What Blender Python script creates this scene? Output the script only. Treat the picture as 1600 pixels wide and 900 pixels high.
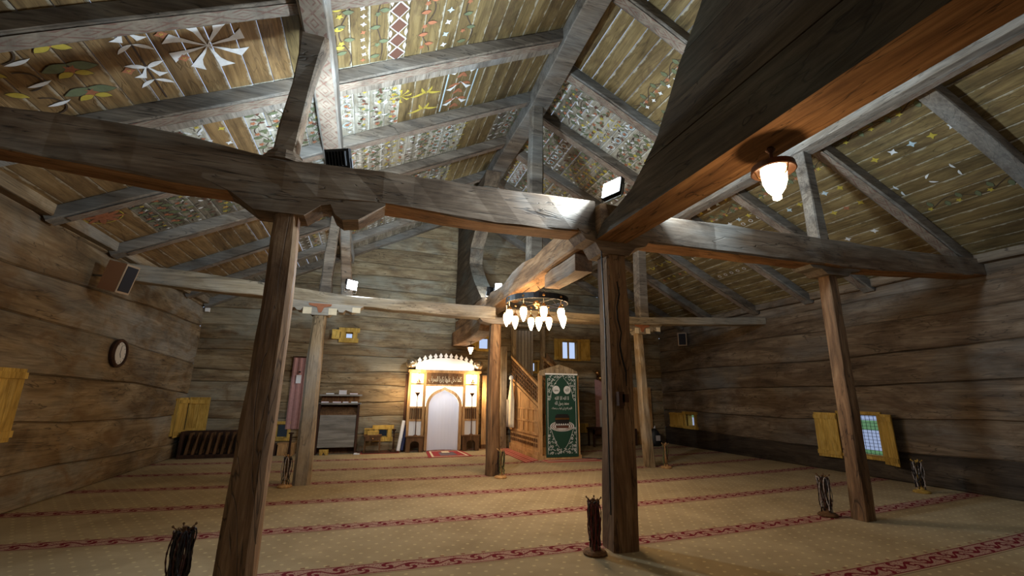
import bpy, bmesh, math, random
from mathutils import Vector, Matrix
from math import sin, cos, pi, radians, sqrt, floor
random.seed(11)
for o in list(bpy.data.objects): bpy.data.objects.remove(o)
S = bpy.context.scene
COL = S.collection

# ------------------------------------------------------------------ camera
YAW, PITCH, ROLL = radians(17.84478885), radians(13.8423217), radians(0.56876443)
FPX = 680.4157
CAMP = Vector((0, 0, 1.25))
Fw = Vector((sin(YAW)*cos(PITCH), cos(YAW)*cos(PITCH), sin(PITCH)))
r0_ = Vector((cos(YAW), -sin(YAW), 0)); u0_ = r0_.cross(Fw)
Rt = r0_*cos(ROLL) + u0_*sin(ROLL); Up = -r0_*sin(ROLL) + u0_*cos(ROLL)
cam_d = bpy.data.cameras.new('camera'); cam = bpy.data.objects.new('camera', cam_d); COL.objects.link(cam)
mw = Matrix.Identity(4)
for i in range(3):
    mw[i][0] = Rt[i]; mw[i][1] = Up[i]; mw[i][2] = -Fw[i]; mw[i][3] = CAMP[i]
cam.matrix_world = mw
cam_d.sensor_width = 36; cam_d.lens = FPX/1600*36; cam_d.clip_start = 0.02; cam_d.clip_end = 500
S.camera = cam
# ------------------------------------------------------------------ world + exposure
W = bpy.data.worlds.new('sky'); S.world = W; W.use_nodes = True
wn = W.node_tree.nodes; wl = W.node_tree.links; wn.clear()
bg = wn.new('ShaderNodeBackground'); bg.inputs[0].default_value = (.55, .68, .95, 1); bg.inputs[1].default_value = .75
wo = wn.new('ShaderNodeOutputWorld'); wl.new(bg.outputs[0], wo.inputs[0])
S.view_settings.view_transform = 'Standard'; S.view_settings.look = 'None'
S.view_settings.exposure = 0.35; S.view_settings.gamma = 1.0; S.view_settings.use_curve_mapping = False
try:
    S.cycles.max_bounces = 8; S.cycles.diffuse_bounces = 5; S.cycles.use_denoising = True
    S.cycles.sample_clamp_indirect = 4
except Exception: pass
COOL = (0.70, 0.86, 1.0); WARM = (1.0, 0.67, 0.37)
FLOOD_W = 140.0; FILL_W = 3.0; CHAND_W = 21.0; LAMP_W = 6.0; MIH_W = 12.0
def lamp(kind, name, loc, energy, color, size=0.1, sizey=None, direction=None, parent=None, spread=None):
    l = bpy.data.lights.new(name, kind); l.energy = energy; l.color = color
    if kind == 'AREA':
        l.size = size
        if sizey: l.shape = 'RECTANGLE'; l.size_y = sizey
        if spread: l.spread = spread
    else: l.shadow_soft_size = size
    o = bpy.data.objects.new(name, l); COL.objects.link(o); o.location = loc
    if direction: o.rotation_euler = Vector(direction).to_track_quat('-Z', 'Y').to_euler()
    if parent: o.parent = parent; o.location = Vector(loc) - parent.location
    return o

# ------------------------------------------------------------------ room numbers
XL, XR, YF, YN = -3.5, 8.05, 10.85, -0.75
ZE, ZR, XC = 3.15, 6.1, 2.25
def zroof(x): return ZE + (x-XL)*(ZR-ZE)/(XC-XL) if x <= XC else ZE + (XR-x)*(ZR-ZE)/(XR-XC)
def at(px, py, axis, val):                      # the point where the ray of a pixel meets a plane of the room
    d = Rt*((px-800)/FPX) + Up*((450-py)/FPX) + Fw
    t = (val-CAMP[axis])/d[axis]
    return CAMP + d*t

# ------------------------------------------------------------------ object helpers
def thing(name, label, cat, loc=(0, 0, 0), group=None, rz=0):
    o = bpy.data.objects.new(name, None); COL.objects.link(o); o.location = loc; o.rotation_euler = (0, 0, rz)
    o.empty_display_size = .1
    o['label'] = label; o['category'] = cat
    if group: o['group'] = group
    return o
def tag(o, label, cat, group=None):
    o['label'] = label; o['category'] = cat
    if group: o['group'] = group
    return o
def struct_root(name):
    o = bpy.data.objects.new(name, None); COL.objects.link(o); o['kind'] = 'structure'; return o

class MB:
    def __init__(s): s.v = []; s.f = []; s.m = []; s.uv = []
    def quad(s, pts, m=0, uv=None):
        n = len(s.v); s.v += [tuple(p) for p in pts]; s.f.append(tuple(range(n, n+len(pts)))); s.m.append(m)
        s.uv.append(uv)
        return s
    def face(s, idx, m=0): s.f.append(tuple(idx)); s.m.append(m); s.uv.append(None)
    def box(s, x0, x1, y0, y1, z0, z1, m=0, c=0):
        if x0 > x1: x0, x1 = x1, x0
        if y0 > y1: y0, y1 = y1, y0
        if z0 > z1: z0, z1 = z1, z0
        n = len(s.v)
        s.v += [(x0,y0,z0),(x1,y0,z0),(x1,y1,z0),(x0,y1,z0),(x0,y0,z1),(x1,y0,z1),(x1,y1,z1),(x0,y1,z1)]
        for q in ((0,3,2,1),(4,5,6,7),(0,1,5,4),(1,2,6,5),(2,3,7,6),(3,0,4,7)): s.face([n+i for i in q], m)
        return s
    def obox(s, c, ax, ay, az, m=0):            # oriented box: centre and three half vectors
        c = Vector(c); ax = Vector(ax); ay = Vector(ay); az = Vector(az); n = len(s.v)
        for k in (-1, 1):
            for a, b in ((-1,-1),(1,-1),(1,1),(-1,1)): s.v.append(tuple(c+ax*a+ay*b+az*k))
        for q in ((0,3,2,1),(4,5,6,7),(0,1,5,4),(1,2,6,5),(2,3,7,6),(3,0,4,7)): s.face([n+i for i in q], m)
        return s
    def prism(s, pts, fn, d0, d1, m=0):         # polygon pts (a,b) mapped by fn(a,b,depth)
        n = len(s.v); k = len(pts)
        for d in (d0, d1):
            for a, b in pts: s.v.append(tuple(fn(a, b, d)))
        s.face([n+i for i in range(k)], m); s.face([n+k+i for i in reversed(range(k))], m)
        for i in range(k):
            j = (i+1) % k; s.face([n+i, n+k+i, n+k+j, n+j][::-1], m)
        return s
    def rings(s, rings, m=0, cap=True, closed=True):
        n = len(s.v); k = len(rings[0])
        for r in rings: s.v += [tuple(p) for p in r]
        for i in range(len(rings)-1):
            for j in range(k if closed else k-1):
                a = n+i*k+j; b = n+i*k+(j+1) % k
                s.face([a, b, b+k, a+k], m)
        if cap:
            s.face([n+j for j in reversed(range(k))], m); s.face([n+(len(rings)-1)*k+j for j in range(k)], m)
        return s
    def tube(s, path, r, seg=8, m=0, cap=True):
        path = [Vector(p) for p in path]; rr = r if isinstance(r, (list, tuple)) else [r]*len(path)
        out = []; prev = None
        for i, p in enumerate(path):
            t = (path[min(i+1, len(path)-1)] - path[max(i-1, 0)])
            t = t.normalized() if t.length > 1e-9 else Vector((0, 0, 1))
            a = Vector((0, 0, 1)) if abs(t.z) < .9 else Vector((1, 0, 0))
            if prev is not None:
                u = (prev - t*prev.dot(t)); u = u.normalized() if u.length > 1e-6 else t.cross(a).normalized()
            else: u = t.cross(a).normalized()
            prev = u; w = t.cross(u)
            out.append([p + (u*cos(2*pi*k/seg) + w*sin(2*pi*k/seg))*rr[i] for k in range(seg)])
        return s.rings(out, m, cap)
    def lathe(s, prof, c=(0, 0, 0), seg=20, m=0, axis='z'):
        out = []
        for r, h in prof:
            ring = []
            for k in range(seg):
                a = 2*pi*k/seg; x, y = r*cos(a), r*sin(a)
                ring.append((c[0]+x, c[1]+y, c[2]+h) if axis == 'z' else ((c[0]+x, c[1]+h, c[2]+y) if axis == 'y' else (c[0]+h, c[1]+x, c[2]+y)))
            out.append(ring)
        return s.rings(out, m, True)
    def beam(s, secs, seed=0, jit=.006, ch=.18, m=0):   # hewn beam: sections (centre, u half vector, w half vector)
        rnd = random.Random(seed); out = []
        for c, u, w in secs:
            c = Vector(c); u = Vector(u); w = Vector(w); ring = []
            for a, b in ((1,1-ch),(1-ch,1),(-1+ch,1),(-1,1-ch),(-1,-1+ch),(-1+ch,-1),(1-ch,-1),(1,-1+ch)):
                ring.append(c + u*a + w*b + Vector([rnd.uniform(-jit, jit) for _ in range(3)]))
            out.append(ring)
        return s.rings(out, m, True)
    def build(s, name, mats, parent=None, world=True, smooth=False, kind=None):
        me = bpy.data.meshes.new(name); me.from_pydata(s.v, [], s.f)
        if not isinstance(mats, (list, tuple)): mats = [mats]
        for mt in mats: me.materials.append(mt)
        if any(s.m): me.polygons.foreach_set('material_index', s.m)
        if any(u is not None for u in s.uv):
            ul = me.uv_layers.new(name='UVMap')
            for p, u in zip(me.polygons, s.uv):
                if u:
                    for li, c in zip(p.loop_indices, u): ul.data[li].uv = c
        if smooth: me.polygons.foreach_set('use_smooth', [True]*len(me.polygons))
        bm = bmesh.new(); bm.from_mesh(me); bmesh.ops.recalc_face_normals(bm, faces=bm.faces); bm.to_mesh(me); bm.free()
        me.update()
        o = bpy.data.objects.new(name, me); COL.objects.link(o)
        if parent is not None:
            o.parent = parent
            if world:
                p = parent; off = Vector((0, 0, 0))
                while p is not None: off += p.location; p = p.parent
                o.location = -off
        if kind: o['kind'] = kind
        return o
def dup_tree(root, loc, rz=0, label=None, group=None, name=None):
    r = root.copy(); COL.objects.link(r); r.location = loc; r.rotation_euler = (0, 0, rz)
    if label: r['label'] = label
    if group: r['group'] = group
    for ch in list(root.children):
        c = ch.copy(); COL.objects.link(c); c.parent = r
        for g in list(ch.children):
            d = g.copy(); COL.objects.link(d); d.parent = c
    return r

# ------------------------------------------------------------------ materials
def srgb(*c):
    return tuple((x/255/12.92 if x/255 <= .04045 else ((x/255+.055)/1.055)**2.4) for x in c) + (1,)
class NT:
    def __init__(s, name):
        s.mat = bpy.data.materials.new(name); s.mat.use_nodes = True; s.t = s.mat.node_tree; s.n = s.t.nodes; s.l = s.t.links
        s.b = s.n['Principled BSDF']
    def node(s, t, **k):
        n = s.n.new(t)
        for a, v in k.items(): setattr(n, a, v)
        return n
    def set(s, sock, v):
        if isinstance(v, bpy.types.NodeSocket): s.l.new(v, sock)
        elif v is not None: sock.default_value = v
    def m(s, op, a, b=None, c=None, clamp=False):
        n = s.node('ShaderNodeMath', operation=op, use_clamp=clamp); s.set(n.inputs[0], a)
        if b is not None: s.set(n.inputs[1], b)
        if c is not None: s.set(n.inputs[2], c)
        return n.outputs[0]
    def mix(s, f, a, b, mode='MIX'):
        n = s.node('ShaderNodeMix', data_type='RGBA', blend_type=mode); s.set(n.inputs[0], f); s.set(n.inputs[6], a); s.set(n.inputs[7], b); return n.outputs[2]
    def ramp(s, f, stops, interp='LINEAR'):
        n = s.node('ShaderNodeValToRGB'); n.color_ramp.interpolation = interp; e = n.color_ramp.elements
        while len(e) > 1: e.remove(e[-1])
        e[0].position = stops[0][0]; e[0].color = stops[0][1]
        for p, c in stops[1:]:
            x = e.new(p); x.color = c
        s.set(n.inputs[0], f); return n.outputs[0]
    def noise(s, vec, scale, detail=4, rough=.55, dist=0.):
        n = s.node('ShaderNodeTexNoise'); s.set(n.inputs['Vector'], vec); n.inputs['Scale'].default_value = scale
        n.inputs['Detail'].default_value = detail; n.inputs['Roughness'].default_value = rough; n.inputs['Distortion'].default_value = dist
        return n.outputs[0]
    def mapped(s, vec, scale, loc=None):
        n = s.node('ShaderNodeMapping'); s.set(n.inputs[0], vec); n.inputs[3].default_value = scale
        if loc is not None: s.set(n.inputs[1], loc)
        return n.outputs[0]
    def bump(s, h, strength, dist=.01):
        n = s.node('ShaderNodeBump'); n.inputs['Strength'].default_value = strength; n.inputs['Distance'].default_value = dist
        s.set(n.inputs['Height'], h); s.l.new(n.outputs[0], s.b.inputs['Normal'])
def smoothmap(t, v, a, b):
    n = t.node('ShaderNodeMapRange'); t.set(n.inputs[0], v); n.inputs[1].default_value = a; n.inputs[2].default_value = b; return n.outputs[0]
def wood(name, dark, mid, light, axis='x', grey=None, greyamt=.5, rough=.8, streak=1., fine=1., patch=None, var=.25, crack=.7, edge=None):
    t = NT(name); tc = t.node('ShaderNodeTexCoord').outputs['Object']; oi = t.node('ShaderNodeObjectInfo').outputs['Random']
    off = t.node('ShaderNodeCombineXYZ'); r50 = t.m('MULTIPLY', oi, 37.); t.set(off.inputs[0], r50); t.set(off.inputs[1], t.m('MULTIPLY', oi, 91.)); t.set(off.inputs[2], r50)
    vec = t.node('ShaderNodeVectorMath', operation='ADD'); t.l.new(tc, vec.inputs[0]); t.l.new(off.outputs[0], vec.inputs[1]); v = vec.outputs[0]
    ai = 'xyz'.index(axis)
    sc = [1.]*3; sc[ai] = .16
    g1 = t.noise(t.mapped(v, sc), 4.2*streak, 6, .62, 1.6)
    sc2 = [1.]*3; sc2[ai] = .045
    g2 = t.noise(t.mapped(v, sc2), 42*fine, 4, .6, .6)
    base = t.ramp(g1, [(.28, srgb(*dark)), (.5, srgb(*mid)), (.72, srgb(*light))])
    base = t.mix(.55, base, t.ramp(g2, [(.3, (.42, .38, .34, 1)), (.62, (1.15, 1.12, 1.08, 1))]), 'MULTIPLY')
    sc3 = [1.]*3; sc3[ai] = .12
    ck = t.noise(t.mapped(v, sc3), 3.1, 3, .5, 3.)
    ck = t.m('ABSOLUTE', t.m('SUBTRACT', ck, .5)); ckm = smoothmap(t, ck, .0, .012)
    base = t.mix(t.m('MULTIPLY', t.m('SUBTRACT', 1., ckm), crack), base, (.012, .009, .007, 1))
    if grey:
        pn = t.noise(t.mapped(v, [.6 if i == ai else 1. for i in range(3)]), .9, 3, .6, .5)
        lo = .62-greyamt*.45
        base = t.mix(t.m('MULTIPLY', smoothmap(t, pn, lo, lo+.16), .8), base, t.mix(.5, srgb(*grey), t.ramp(g2, [(.3, (.3, .3, .3, 1)), (.7, (1.2, 1.2, 1.2, 1))]), 'MULTIPLY'))
    if patch:
        pn = t.noise(t.mapped(v, [.45 if i == ai else 1. for i in range(3)]), 3.2, 5, .65, 1.2)
        base = t.mix(t.m('MULTIPLY', smoothmap(t, pn, .52, .68), .75), base, t.mix(1., base, srgb(*patch), 'MULTIPLY') if False else srgb(*patch))
    st_ = t.noise(t.mapped(v, [.4 if i == ai else 1. for i in range(3)]), 1.9, 5, .7, .8)
    base = t.mix(.75, base, t.ramp(st_, [(.34, (.50, .47, .45, 1)), (.52, (1., 1., 1., 1)), (.7, (1.16, 1.15, 1.13, 1))]), 'MULTIPLY')
    val = t.m('ADD', 1.-var, t.m('MULTIPLY', oi, 2*var))
    hsv = t.node('ShaderNodeHueSaturation'); t.set(hsv.inputs['Color'], base); t.set(hsv.inputs['Value'], val)
    base = hsv.outputs[0]
    if edge:                                        # whitewash left along plank edges (uv.y runs across the plank)
        uv = t.node('ShaderNodeTexCoord').outputs['UV']; sep = t.node('ShaderNodeSeparateXYZ'); t.l.new(uv, sep.inputs[0])
        en = t.noise(t.mapped(v, [.9, .9, .9]), 7., 4, .7)
        th = t.m('ADD', sep.outputs[1], t.m('MULTIPLY', t.m('SUBTRACT', en, .5), .55))
        em = smoothmap(t, th, .90, 1.0)
        base = t.mix(t.m('MULTIPLY', em, .85), base, srgb(*edge))
    t.l.new(base, t.b.inputs['Base Color']); t.b.inputs['Roughness'].default_value = rough
    t.b.inputs['Specular IOR Level'].default_value = .25
    t.bump(t.m('ADD', t.m('MULTIPLY', g1, .7), t.m('ADD', t.m('MULTIPLY', g2, .3), t.m('MULTIPLY', ckm, .4))), .55, .012)
    return t.mat
def plain(name, c, rough=.6, metal=0., var=0., noise=0., emis=None, es=0., trans=0., bump=0.):
    t = NT(name); base = srgb(*c)
    if noise:
        tc = t.node('ShaderNodeTexCoord').outputs['Object']; n = t.noise(tc, 18, 4, .6)
        k = t.ramp(n, [(.3, (1-noise,)*3+(1,)), (.7, (1+noise*.4,)*3+(1,))]); base = t.mix(1., base, k, 'MULTIPLY'); t.l.new(base, t.b.inputs['Base Color'])
        if bump: t.bump(n, bump, .01)
    else: t.b.inputs['Base Color'].default_value = base
    t.b.inputs['Roughness'].default_value = rough; t.b.inputs['Metallic'].default_value = metal
    if emis: t.b.inputs['Emission Color'].default_value = tuple(emis)+(1,); t.b.inputs['Emission Strength'].default_value = es
    if trans: t.b.inputs['Transmission Weight'].default_value = trans
    return t.mat
M = {}
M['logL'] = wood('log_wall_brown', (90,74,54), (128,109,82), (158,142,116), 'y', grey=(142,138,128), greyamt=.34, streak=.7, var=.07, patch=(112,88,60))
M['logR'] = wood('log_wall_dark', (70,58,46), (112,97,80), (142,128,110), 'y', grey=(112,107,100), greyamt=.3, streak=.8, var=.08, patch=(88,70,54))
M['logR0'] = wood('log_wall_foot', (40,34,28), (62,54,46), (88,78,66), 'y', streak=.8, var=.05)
M['logF'] = wood('log_wall_grey', (92,76,56), (132,114,86), (160,146,118), 'x', grey=(142,138,122), greyamt=.32, streak=.9, var=.08, patch=(104,80,54))
M['beamX'] = wood('hewn_beam_cross', (78,62,48), (112,94,76), (142,126,108), 'x', grey=(150,148,140), greyamt=.32, var=.05)
M['beamY'] = wood('hewn_beam_long', (90,64,42), (130,100,70), (156,128,98), 'y', grey=(140,136,128), greyamt=.3, var=.08)
M['beamXg'] = wood('weathered_beam', (118,104,84), (158,144,120), (184,172,150), 'x', grey=(164,160,150), greyamt=.4, var=.05)
M['post'] = wood('wood_column', (82,60,42), (120,92,66), (148,122,92), 'z', streak=1.5, var=.06)
M['postg'] = wood('grey_column', (112,94,70), (156,136,106), (180,162,134), 'z', grey=(162,154,142), greyamt=.35, streak=1.5, var=.05)
M['rafter'] = wood('rafter_wood', (70,62,54), (108,98,86), (138,128,114), 'x', grey=(126,124,118), greyamt=.35, var=.12)
M['purlin'] = wood('purlin_wood', (96,88,78), (130,122,110), (152,146,136), 'y', grey=(148,148,144), greyamt=.4, var=.05)
M['pl_br'] = wood('plank_olive', (82,68,42), (114,97,62), (136,119,82), 'y', var=.10, edge=(166,160,142), crack=.35, patch=(84,66,44))
M['pl_or'] = wood('plank_tan', (88,68,42), (124,99,64), (146,121,84), 'y', var=.10, edge=(160,150,130), crack=.3)
M['pl_wh'] = wood('plank_whitewashed', (124,118,100), (162,159,144), (186,185,174), 'y', var=.10, edge=(190,190,180), patch=(116,106,84), crack=.5)
M['pl_gr'] = wood('plank_greywash', (88,82,70), (126,120,106), (150,146,132), 'y', var=.14, edge=(160,158,146), patch=(88,78,60), crack=.5)
M['console'] = wood('console_log', (58,48,38), (88,76,62), (112,100,84), 'y', var=.1, grey=(92,92,84), greyamt=.25)
M['fresh'] = wood('warm_lit_log', (110,78,52), (148,110,74), (168,132,94), 'y', var=.04)  # warm lamp glow put into the wood colour, for undersides
M['warmlitx'] = wood('warm_lit_underside', (110,78,52), (148,110,74), (168,132,94), 'x', var=.04)
M['joinery'] = wood('honey_joinery', (154,116,72), (190,150,102), (208,172,124), 'z', streak=2.2, fine=1.5, var=.05, crack=.15)
M['joineryd'] = wood('brown_joinery', (78,54,34), (108,78,50), (130,98,66), 'z', streak=2.2, var=.05, crack=.15)
M['yellow'] = wood('yellow_shutter_wood', (166,132,58), (196,162,80), (212,182,104), 'z', streak=2.5, fine=1.6, var=.06, crack=.12)
M['greyboard'] = wood('grey_cabinet', (110,106,98), (138,134,126), (154,150,142), 'x', var=.02, crack=.1)
M['darkwood'] = wood('dark_furniture', (44,28,20), (64,42,30), (84,58,42), 'z', var=.1, crack=.1)
M['black'] = plain('black_plastic', (24,24,26), .5)
M['void'] = plain('dark_gap', (12,10,9), .95)
M['white'] = plain('white_paint', (232,230,226), .6)
M['niche'] = plain('niche_white', (226,228,236), .55)
M['brass'] = plain('brass', (186,144,92), .32, 1.)
M['globe'] = plain('globe_metal', (214,196,168), .22, .85)
M['bronze'] = plain('bronze_lamp_metal', (92,62,44), .45, .8)
M['iron'] = plain('wrought_iron', (30,27,25), .5, .6)
M['steel'] = plain('steel', (150,150,150), .35, .9)
M['pink'] = plain('pink_cloth', (168,126,122), .9, noise=.15)
M['paper'] = plain('paper', (220,222,226), .8)
M['red'] = plain('red_wool', (150,36,42), .95, noise=.3)
M['redpale'] = plain('rose_wool', (190,120,104), .95, noise=.2)
M['cream'] = plain('cream_wool', (214,200,170), .95, noise=.1)
M['green'] = plain('green_banner', (20,62,48), .6)
M['blue'] = plain('navy_roll', (34,42,84), .6)
M['robe'] = plain('robe_cloth', (214,204,180), .9, noise=.12)
M['robed'] = plain('robe_grey_cloth', (150,142,132), .9, noise=.12)
M['spk'] = plain('speaker_cabinet', (160,112,78), .5)
M['spkt'] = plain('speaker_trim', (150,130,108), .5)
M['grille'] = plain('speaker_grille', (20,22,34), .8)
M['clockf'] = plain('clock_face', (196,194,190), .5)
M['o_white'] = plain('paint_white', (212,214,214), .8, noise=.2)
M['o_yel'] = plain('paint_yellow', (174,156,58), .8, noise=.2)
M['o_org'] = plain('paint_orange', (154,96,64), .8, noise=.25)
M['o_grn'] = plain('paint_green', (94,102,72), .8, noise=.25)
M['o_dk'] = plain('paint_dark', (60,46,34), .85)
M['o_red'] = plain('paint_oxblood', (88,56,42), .85)
M['o_cyan'] = plain('paint_pale_blue', (176,196,204), .85, noise=.2)
PAINT = [M[k] for k in ('o_white', 'o_yel', 'o_org', 'o_grn', 'o_dk', 'o_red', 'o_cyan')]
M['led'] = plain('led_panel', (255,255,255), .4, emis=(.82,.92,1.), es=45)
M['bulb'] = plain('warm_bulb', (255,240,210), .4, emis=(1.,.70,.36), es=13)
M['cup'] = plain('frosted_lamp_glass', (255,240,215), .4, emis=(1.,.80,.52), es=9)
M['panel'] = plain('backlit_panel', (250,235,205), .5, emis=(1.,.83,.56), es=2.0)
M['soil'] = plain('bead_brown', (66,34,28), .4)
M['beadred'] = plain('bead_dark_red', (96,28,30), .4)
M['beadblk'] = plain('bead_black', (28,22,26), .35)
M['beadgrn'] = plain('bead_olive', (96,104,62), .4)
M['beadwht'] = plain('bead_pale', (168,160,158), .4)
def glass():
    t = NT('window_glass'); t.b.inputs['Base Color'].default_value = (.97, .98, 1., 1); t.b.inputs['Roughness'].default_value = .02
    t.b.inputs['Transmission Weight'].default_value = 1.; t.b.inputs['IOR'].default_value = 1.05
    return t.mat
M['glass'] = glass()
M['glassd'] = glass(); M['glassd'].name = 'grey_glass'; M['glassd'].node_tree.nodes['Principled BSDF'].inputs['Base Color'].default_value = (.22, .22, .20, 1)
def painted_band():
    t = NT('painted_diamond_band'); uv = t.node('ShaderNodeTexCoord').outputs['UV']; sp = t.node('ShaderNodeSeparateXYZ'); t.l.new(uv, sp.inputs[0])
    fu = t.m('FRACT', sp.outputs[0]); a = t.m('ABSOLUTE', t.m('SUBTRACT', t.m('MULTIPLY', fu, 2.), 1.)); b = t.m('ABSOLUTE', t.m('SUBTRACT', t.m('MULTIPLY', sp.outputs[1], 2.), 1.))
    d = t.m('ADD', a, t.m('MULTIPLY', b, 1.15))
    l1 = t.m('LESS_THAN', t.m('ABSOLUTE', t.m('SUBTRACT', d, 1.)), .13); l2 = t.m('LESS_THAN', t.m('ABSOLUTE', t.m('SUBTRACT', d, .42)), .09); l3 = t.m('GREATER_THAN', d, 1.75)
    k = t.m('MAXIMUM', t.m('MAXIMUM', l1, l2), l3)
    tc = t.node('ShaderNodeTexCoord').outputs['Object']; n = t.noise(t.mapped(tc, (.5, .5, 1)), 9, 5, .65, .5)
    base = t.ramp(n, [(.3, srgb(92,82,70)), (.7, srgb(138,126,110))])
    wear = smoothmap(t, t.noise(tc, 14, 4), .35, .55)
    t.l.new(t.mix(t.m('MULTIPLY', t.m('MULTIPLY', k, .65), wear), base, srgb(96,56,44)), t.b.inputs['Base Color']); t.b.inputs['Roughness'].default_value = .85
    return t.mat
M['band'] = painted_band()
def carpet():
    t = NT('prayer_carpet'); tc = t.node('ShaderNodeTexCoord').outputs['Object']; sp = t.node('ShaderNodeSeparateXYZ'); t.l.new(tc, sp.inputs[0])
    x, y = sp.outputs[0], sp.outputs[1]
    xx = t.m('SUBTRACT', x, 1.2); v = t.m('SUBTRACT', y, t.m('MULTIPLY', t.m('MULTIPLY', xx, xx), .0095))
    tt = t.m('DIVIDE', t.m('SUBTRACT', v, 2.585), 1.16); d = t.m('MULTIPLY', t.m('SUBTRACT', tt, t.m('ROUND', tt)), 1.16)
    ad = t.m('ABSOLUTE', d)
    inside = t.m('LESS_THAN', ad, .095)
    # scrolling vine
    q = t.m('MULTIPLY', t.m('SINE', t.m('MULTIPLY', x, 2*pi/.34)), .04)
    vine = t.m('LESS_THAN', t.m('ABSOLUTE', t.m('SUBTRACT', d, q)), .010)
    # comma flowers in alternating cells
    c = t.m('SUBTRACT', t.m('DIVIDE', x, .17), .5); cr = t.m('ROUND', c); lx = t.m('MULTIPLY', t.m('SUBTRACT', c, cr), .17)
    par = t.m('SUBTRACT', 1., t.m('MULTIPLY', t.m('ABSOLUTE', t.m('MODULO', cr, 2.)), 2.))
    ly = t.m('ADD', d, t.m('MULTIPLY', par, .022))
    r = t.m('SQRT', t.m('ADD', t.m('MULTIPLY', lx, lx), t.m('MULTIPLY', ly, ly))); th = t.m('ARCTAN2', ly, lx)
    sw = t.m('GREATER_THAN', t.m('SINE', t.m('ADD', t.m('MULTIPLY', th, 2.), t.m('MULTIPLY', r, 85.))), -.1)
    fl = t.m('MULTIPLY', t.m('LESS_THAN', r, .058), sw)
    lf = t.m('GREATER_THAN', t.noise(t.mapped(tc, (1, 1, 1)), 52, 2, .5, 1.8), .60)
    pat = t.m('MAXIMUM', t.m('MAXIMUM', vine, fl), lf)
    rim = t.m('MULTIPLY', t.m('GREATER_THAN', ad, .080), t.m('LESS_THAN', ad, .092)); pat = t.m('MAXIMUM', t.m('MULTIPLY', pat, t.m('LESS_THAN', ad, .08)), rim)
    n = t.noise(tc, 320, 3, .6); big = t.noise(tc, 1.6, 4, .6, .4)
    field = t.ramp(big, [(.3, srgb(150,133,104)), (.7, srgb(176,159,127))])
    # small pale motifs on a staggered grid
    gx = t.m('DIVIDE', x, .125); gy = t.m('DIVIDE', v, .105); row = t.m('ROUND', gy)
    gx = t.m('ADD', gx, t.m('MULTIPLY', t.m('ABSOLUTE', t.m('MODULO', row, 2.)), .5))
    ax = t.m('SUBTRACT', gx, t.m('ROUND', gx)); ay = t.m('SUBTRACT', gy, row)
    dot = t.m('LESS_THAN', t.m('ADD', t.m('MULTIPLY', ax, ax), t.m('MULTIPLY', ay, ay)), .013)
    field = t.mix(t.m('MULTIPLY', dot, .6), field, srgb(214,196,150))
    ln = t.m('LESS_THAN', t.m('ABSOLUTE', t.m('ADD', d, .112)), .004)
    field = t.mix(t.m('MULTIPLY', ln, .7), field, srgb(84,50,36))
    dx = t.m('SUBTRACT', t.m('DIVIDE', x, .17), t.m('ROUND', t.m('DIVIDE', x, .17))); dd = t.m('MULTIPLY', t.m('LESS_THAN', t.m('ABSOLUTE', dx), .09), t.m('LESS_THAN', t.m('ABSOLUTE', t.m('SUBTRACT', d, .122)), .013))
    field = t.mix(t.m('MULTIPLY', dd, .7), field, srgb(120,50,44))
    stripe = t.mix(pat, srgb(168,136,122), srgb(108,26,38))
    base = t.mix(inside, field, stripe)
    base = t.mix(.6, base, t.ramp(n, [(.3, (.7, .7, .7, 1)), (.7, (1.15, 1.15, 1.15, 1))]), 'MULTIPLY')
    t.l.new(base, t.b.inputs['Base Color']); t.b.inputs['Roughness'].default_value = .95; t.b.inputs['Specular IOR Level'].default_value = .1
    t.bump(n, .4, .004); return t.mat
M['carpet'] = carpet()
t_ = NT('meadow_grass'); n_ = t_.noise(t_.node('ShaderNodeTexCoord').outputs['Object'], 3, 6, .7)
t_.l.new(t_.ramp(n_, [(.3, srgb(60,110,40)), (.7, srgb(130,170,80))]), t_.b.inputs['Base Color']); t_.b.inputs['Roughness'].default_value = 1.
M['grass'] = t_.mat

# ================================================================== STRUCTURE
# floor and ground
fl = MB(); fl.box(XL-.1, XR+.1, YN-.1, YF+.1, -.12, 0).build('floor', M['carpet'])['kind'] = 'structure'
M['gravel'] = plain('pale_gravel', (198,196,202), .9, noise=.2)
g = MB(); g.box(-60, 70, -60, 80, -.9, -.7).build('ground', M['gravel'])['kind'] = 'structure'
M['stone'] = plain('dark_stone', (46,48,44), .95, noise=.3)  # dark stone colour, so the low far windows look out dark
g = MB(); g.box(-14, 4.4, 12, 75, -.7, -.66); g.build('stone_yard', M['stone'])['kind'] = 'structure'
for x0_, x1_ in ((9, 18.6), (31, 44)): g = MB(); g.box(x0_, x1_, -20, 60, -.7, -.66); g.build('lawn', M['grass'])['kind'] = 'structure'

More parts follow.
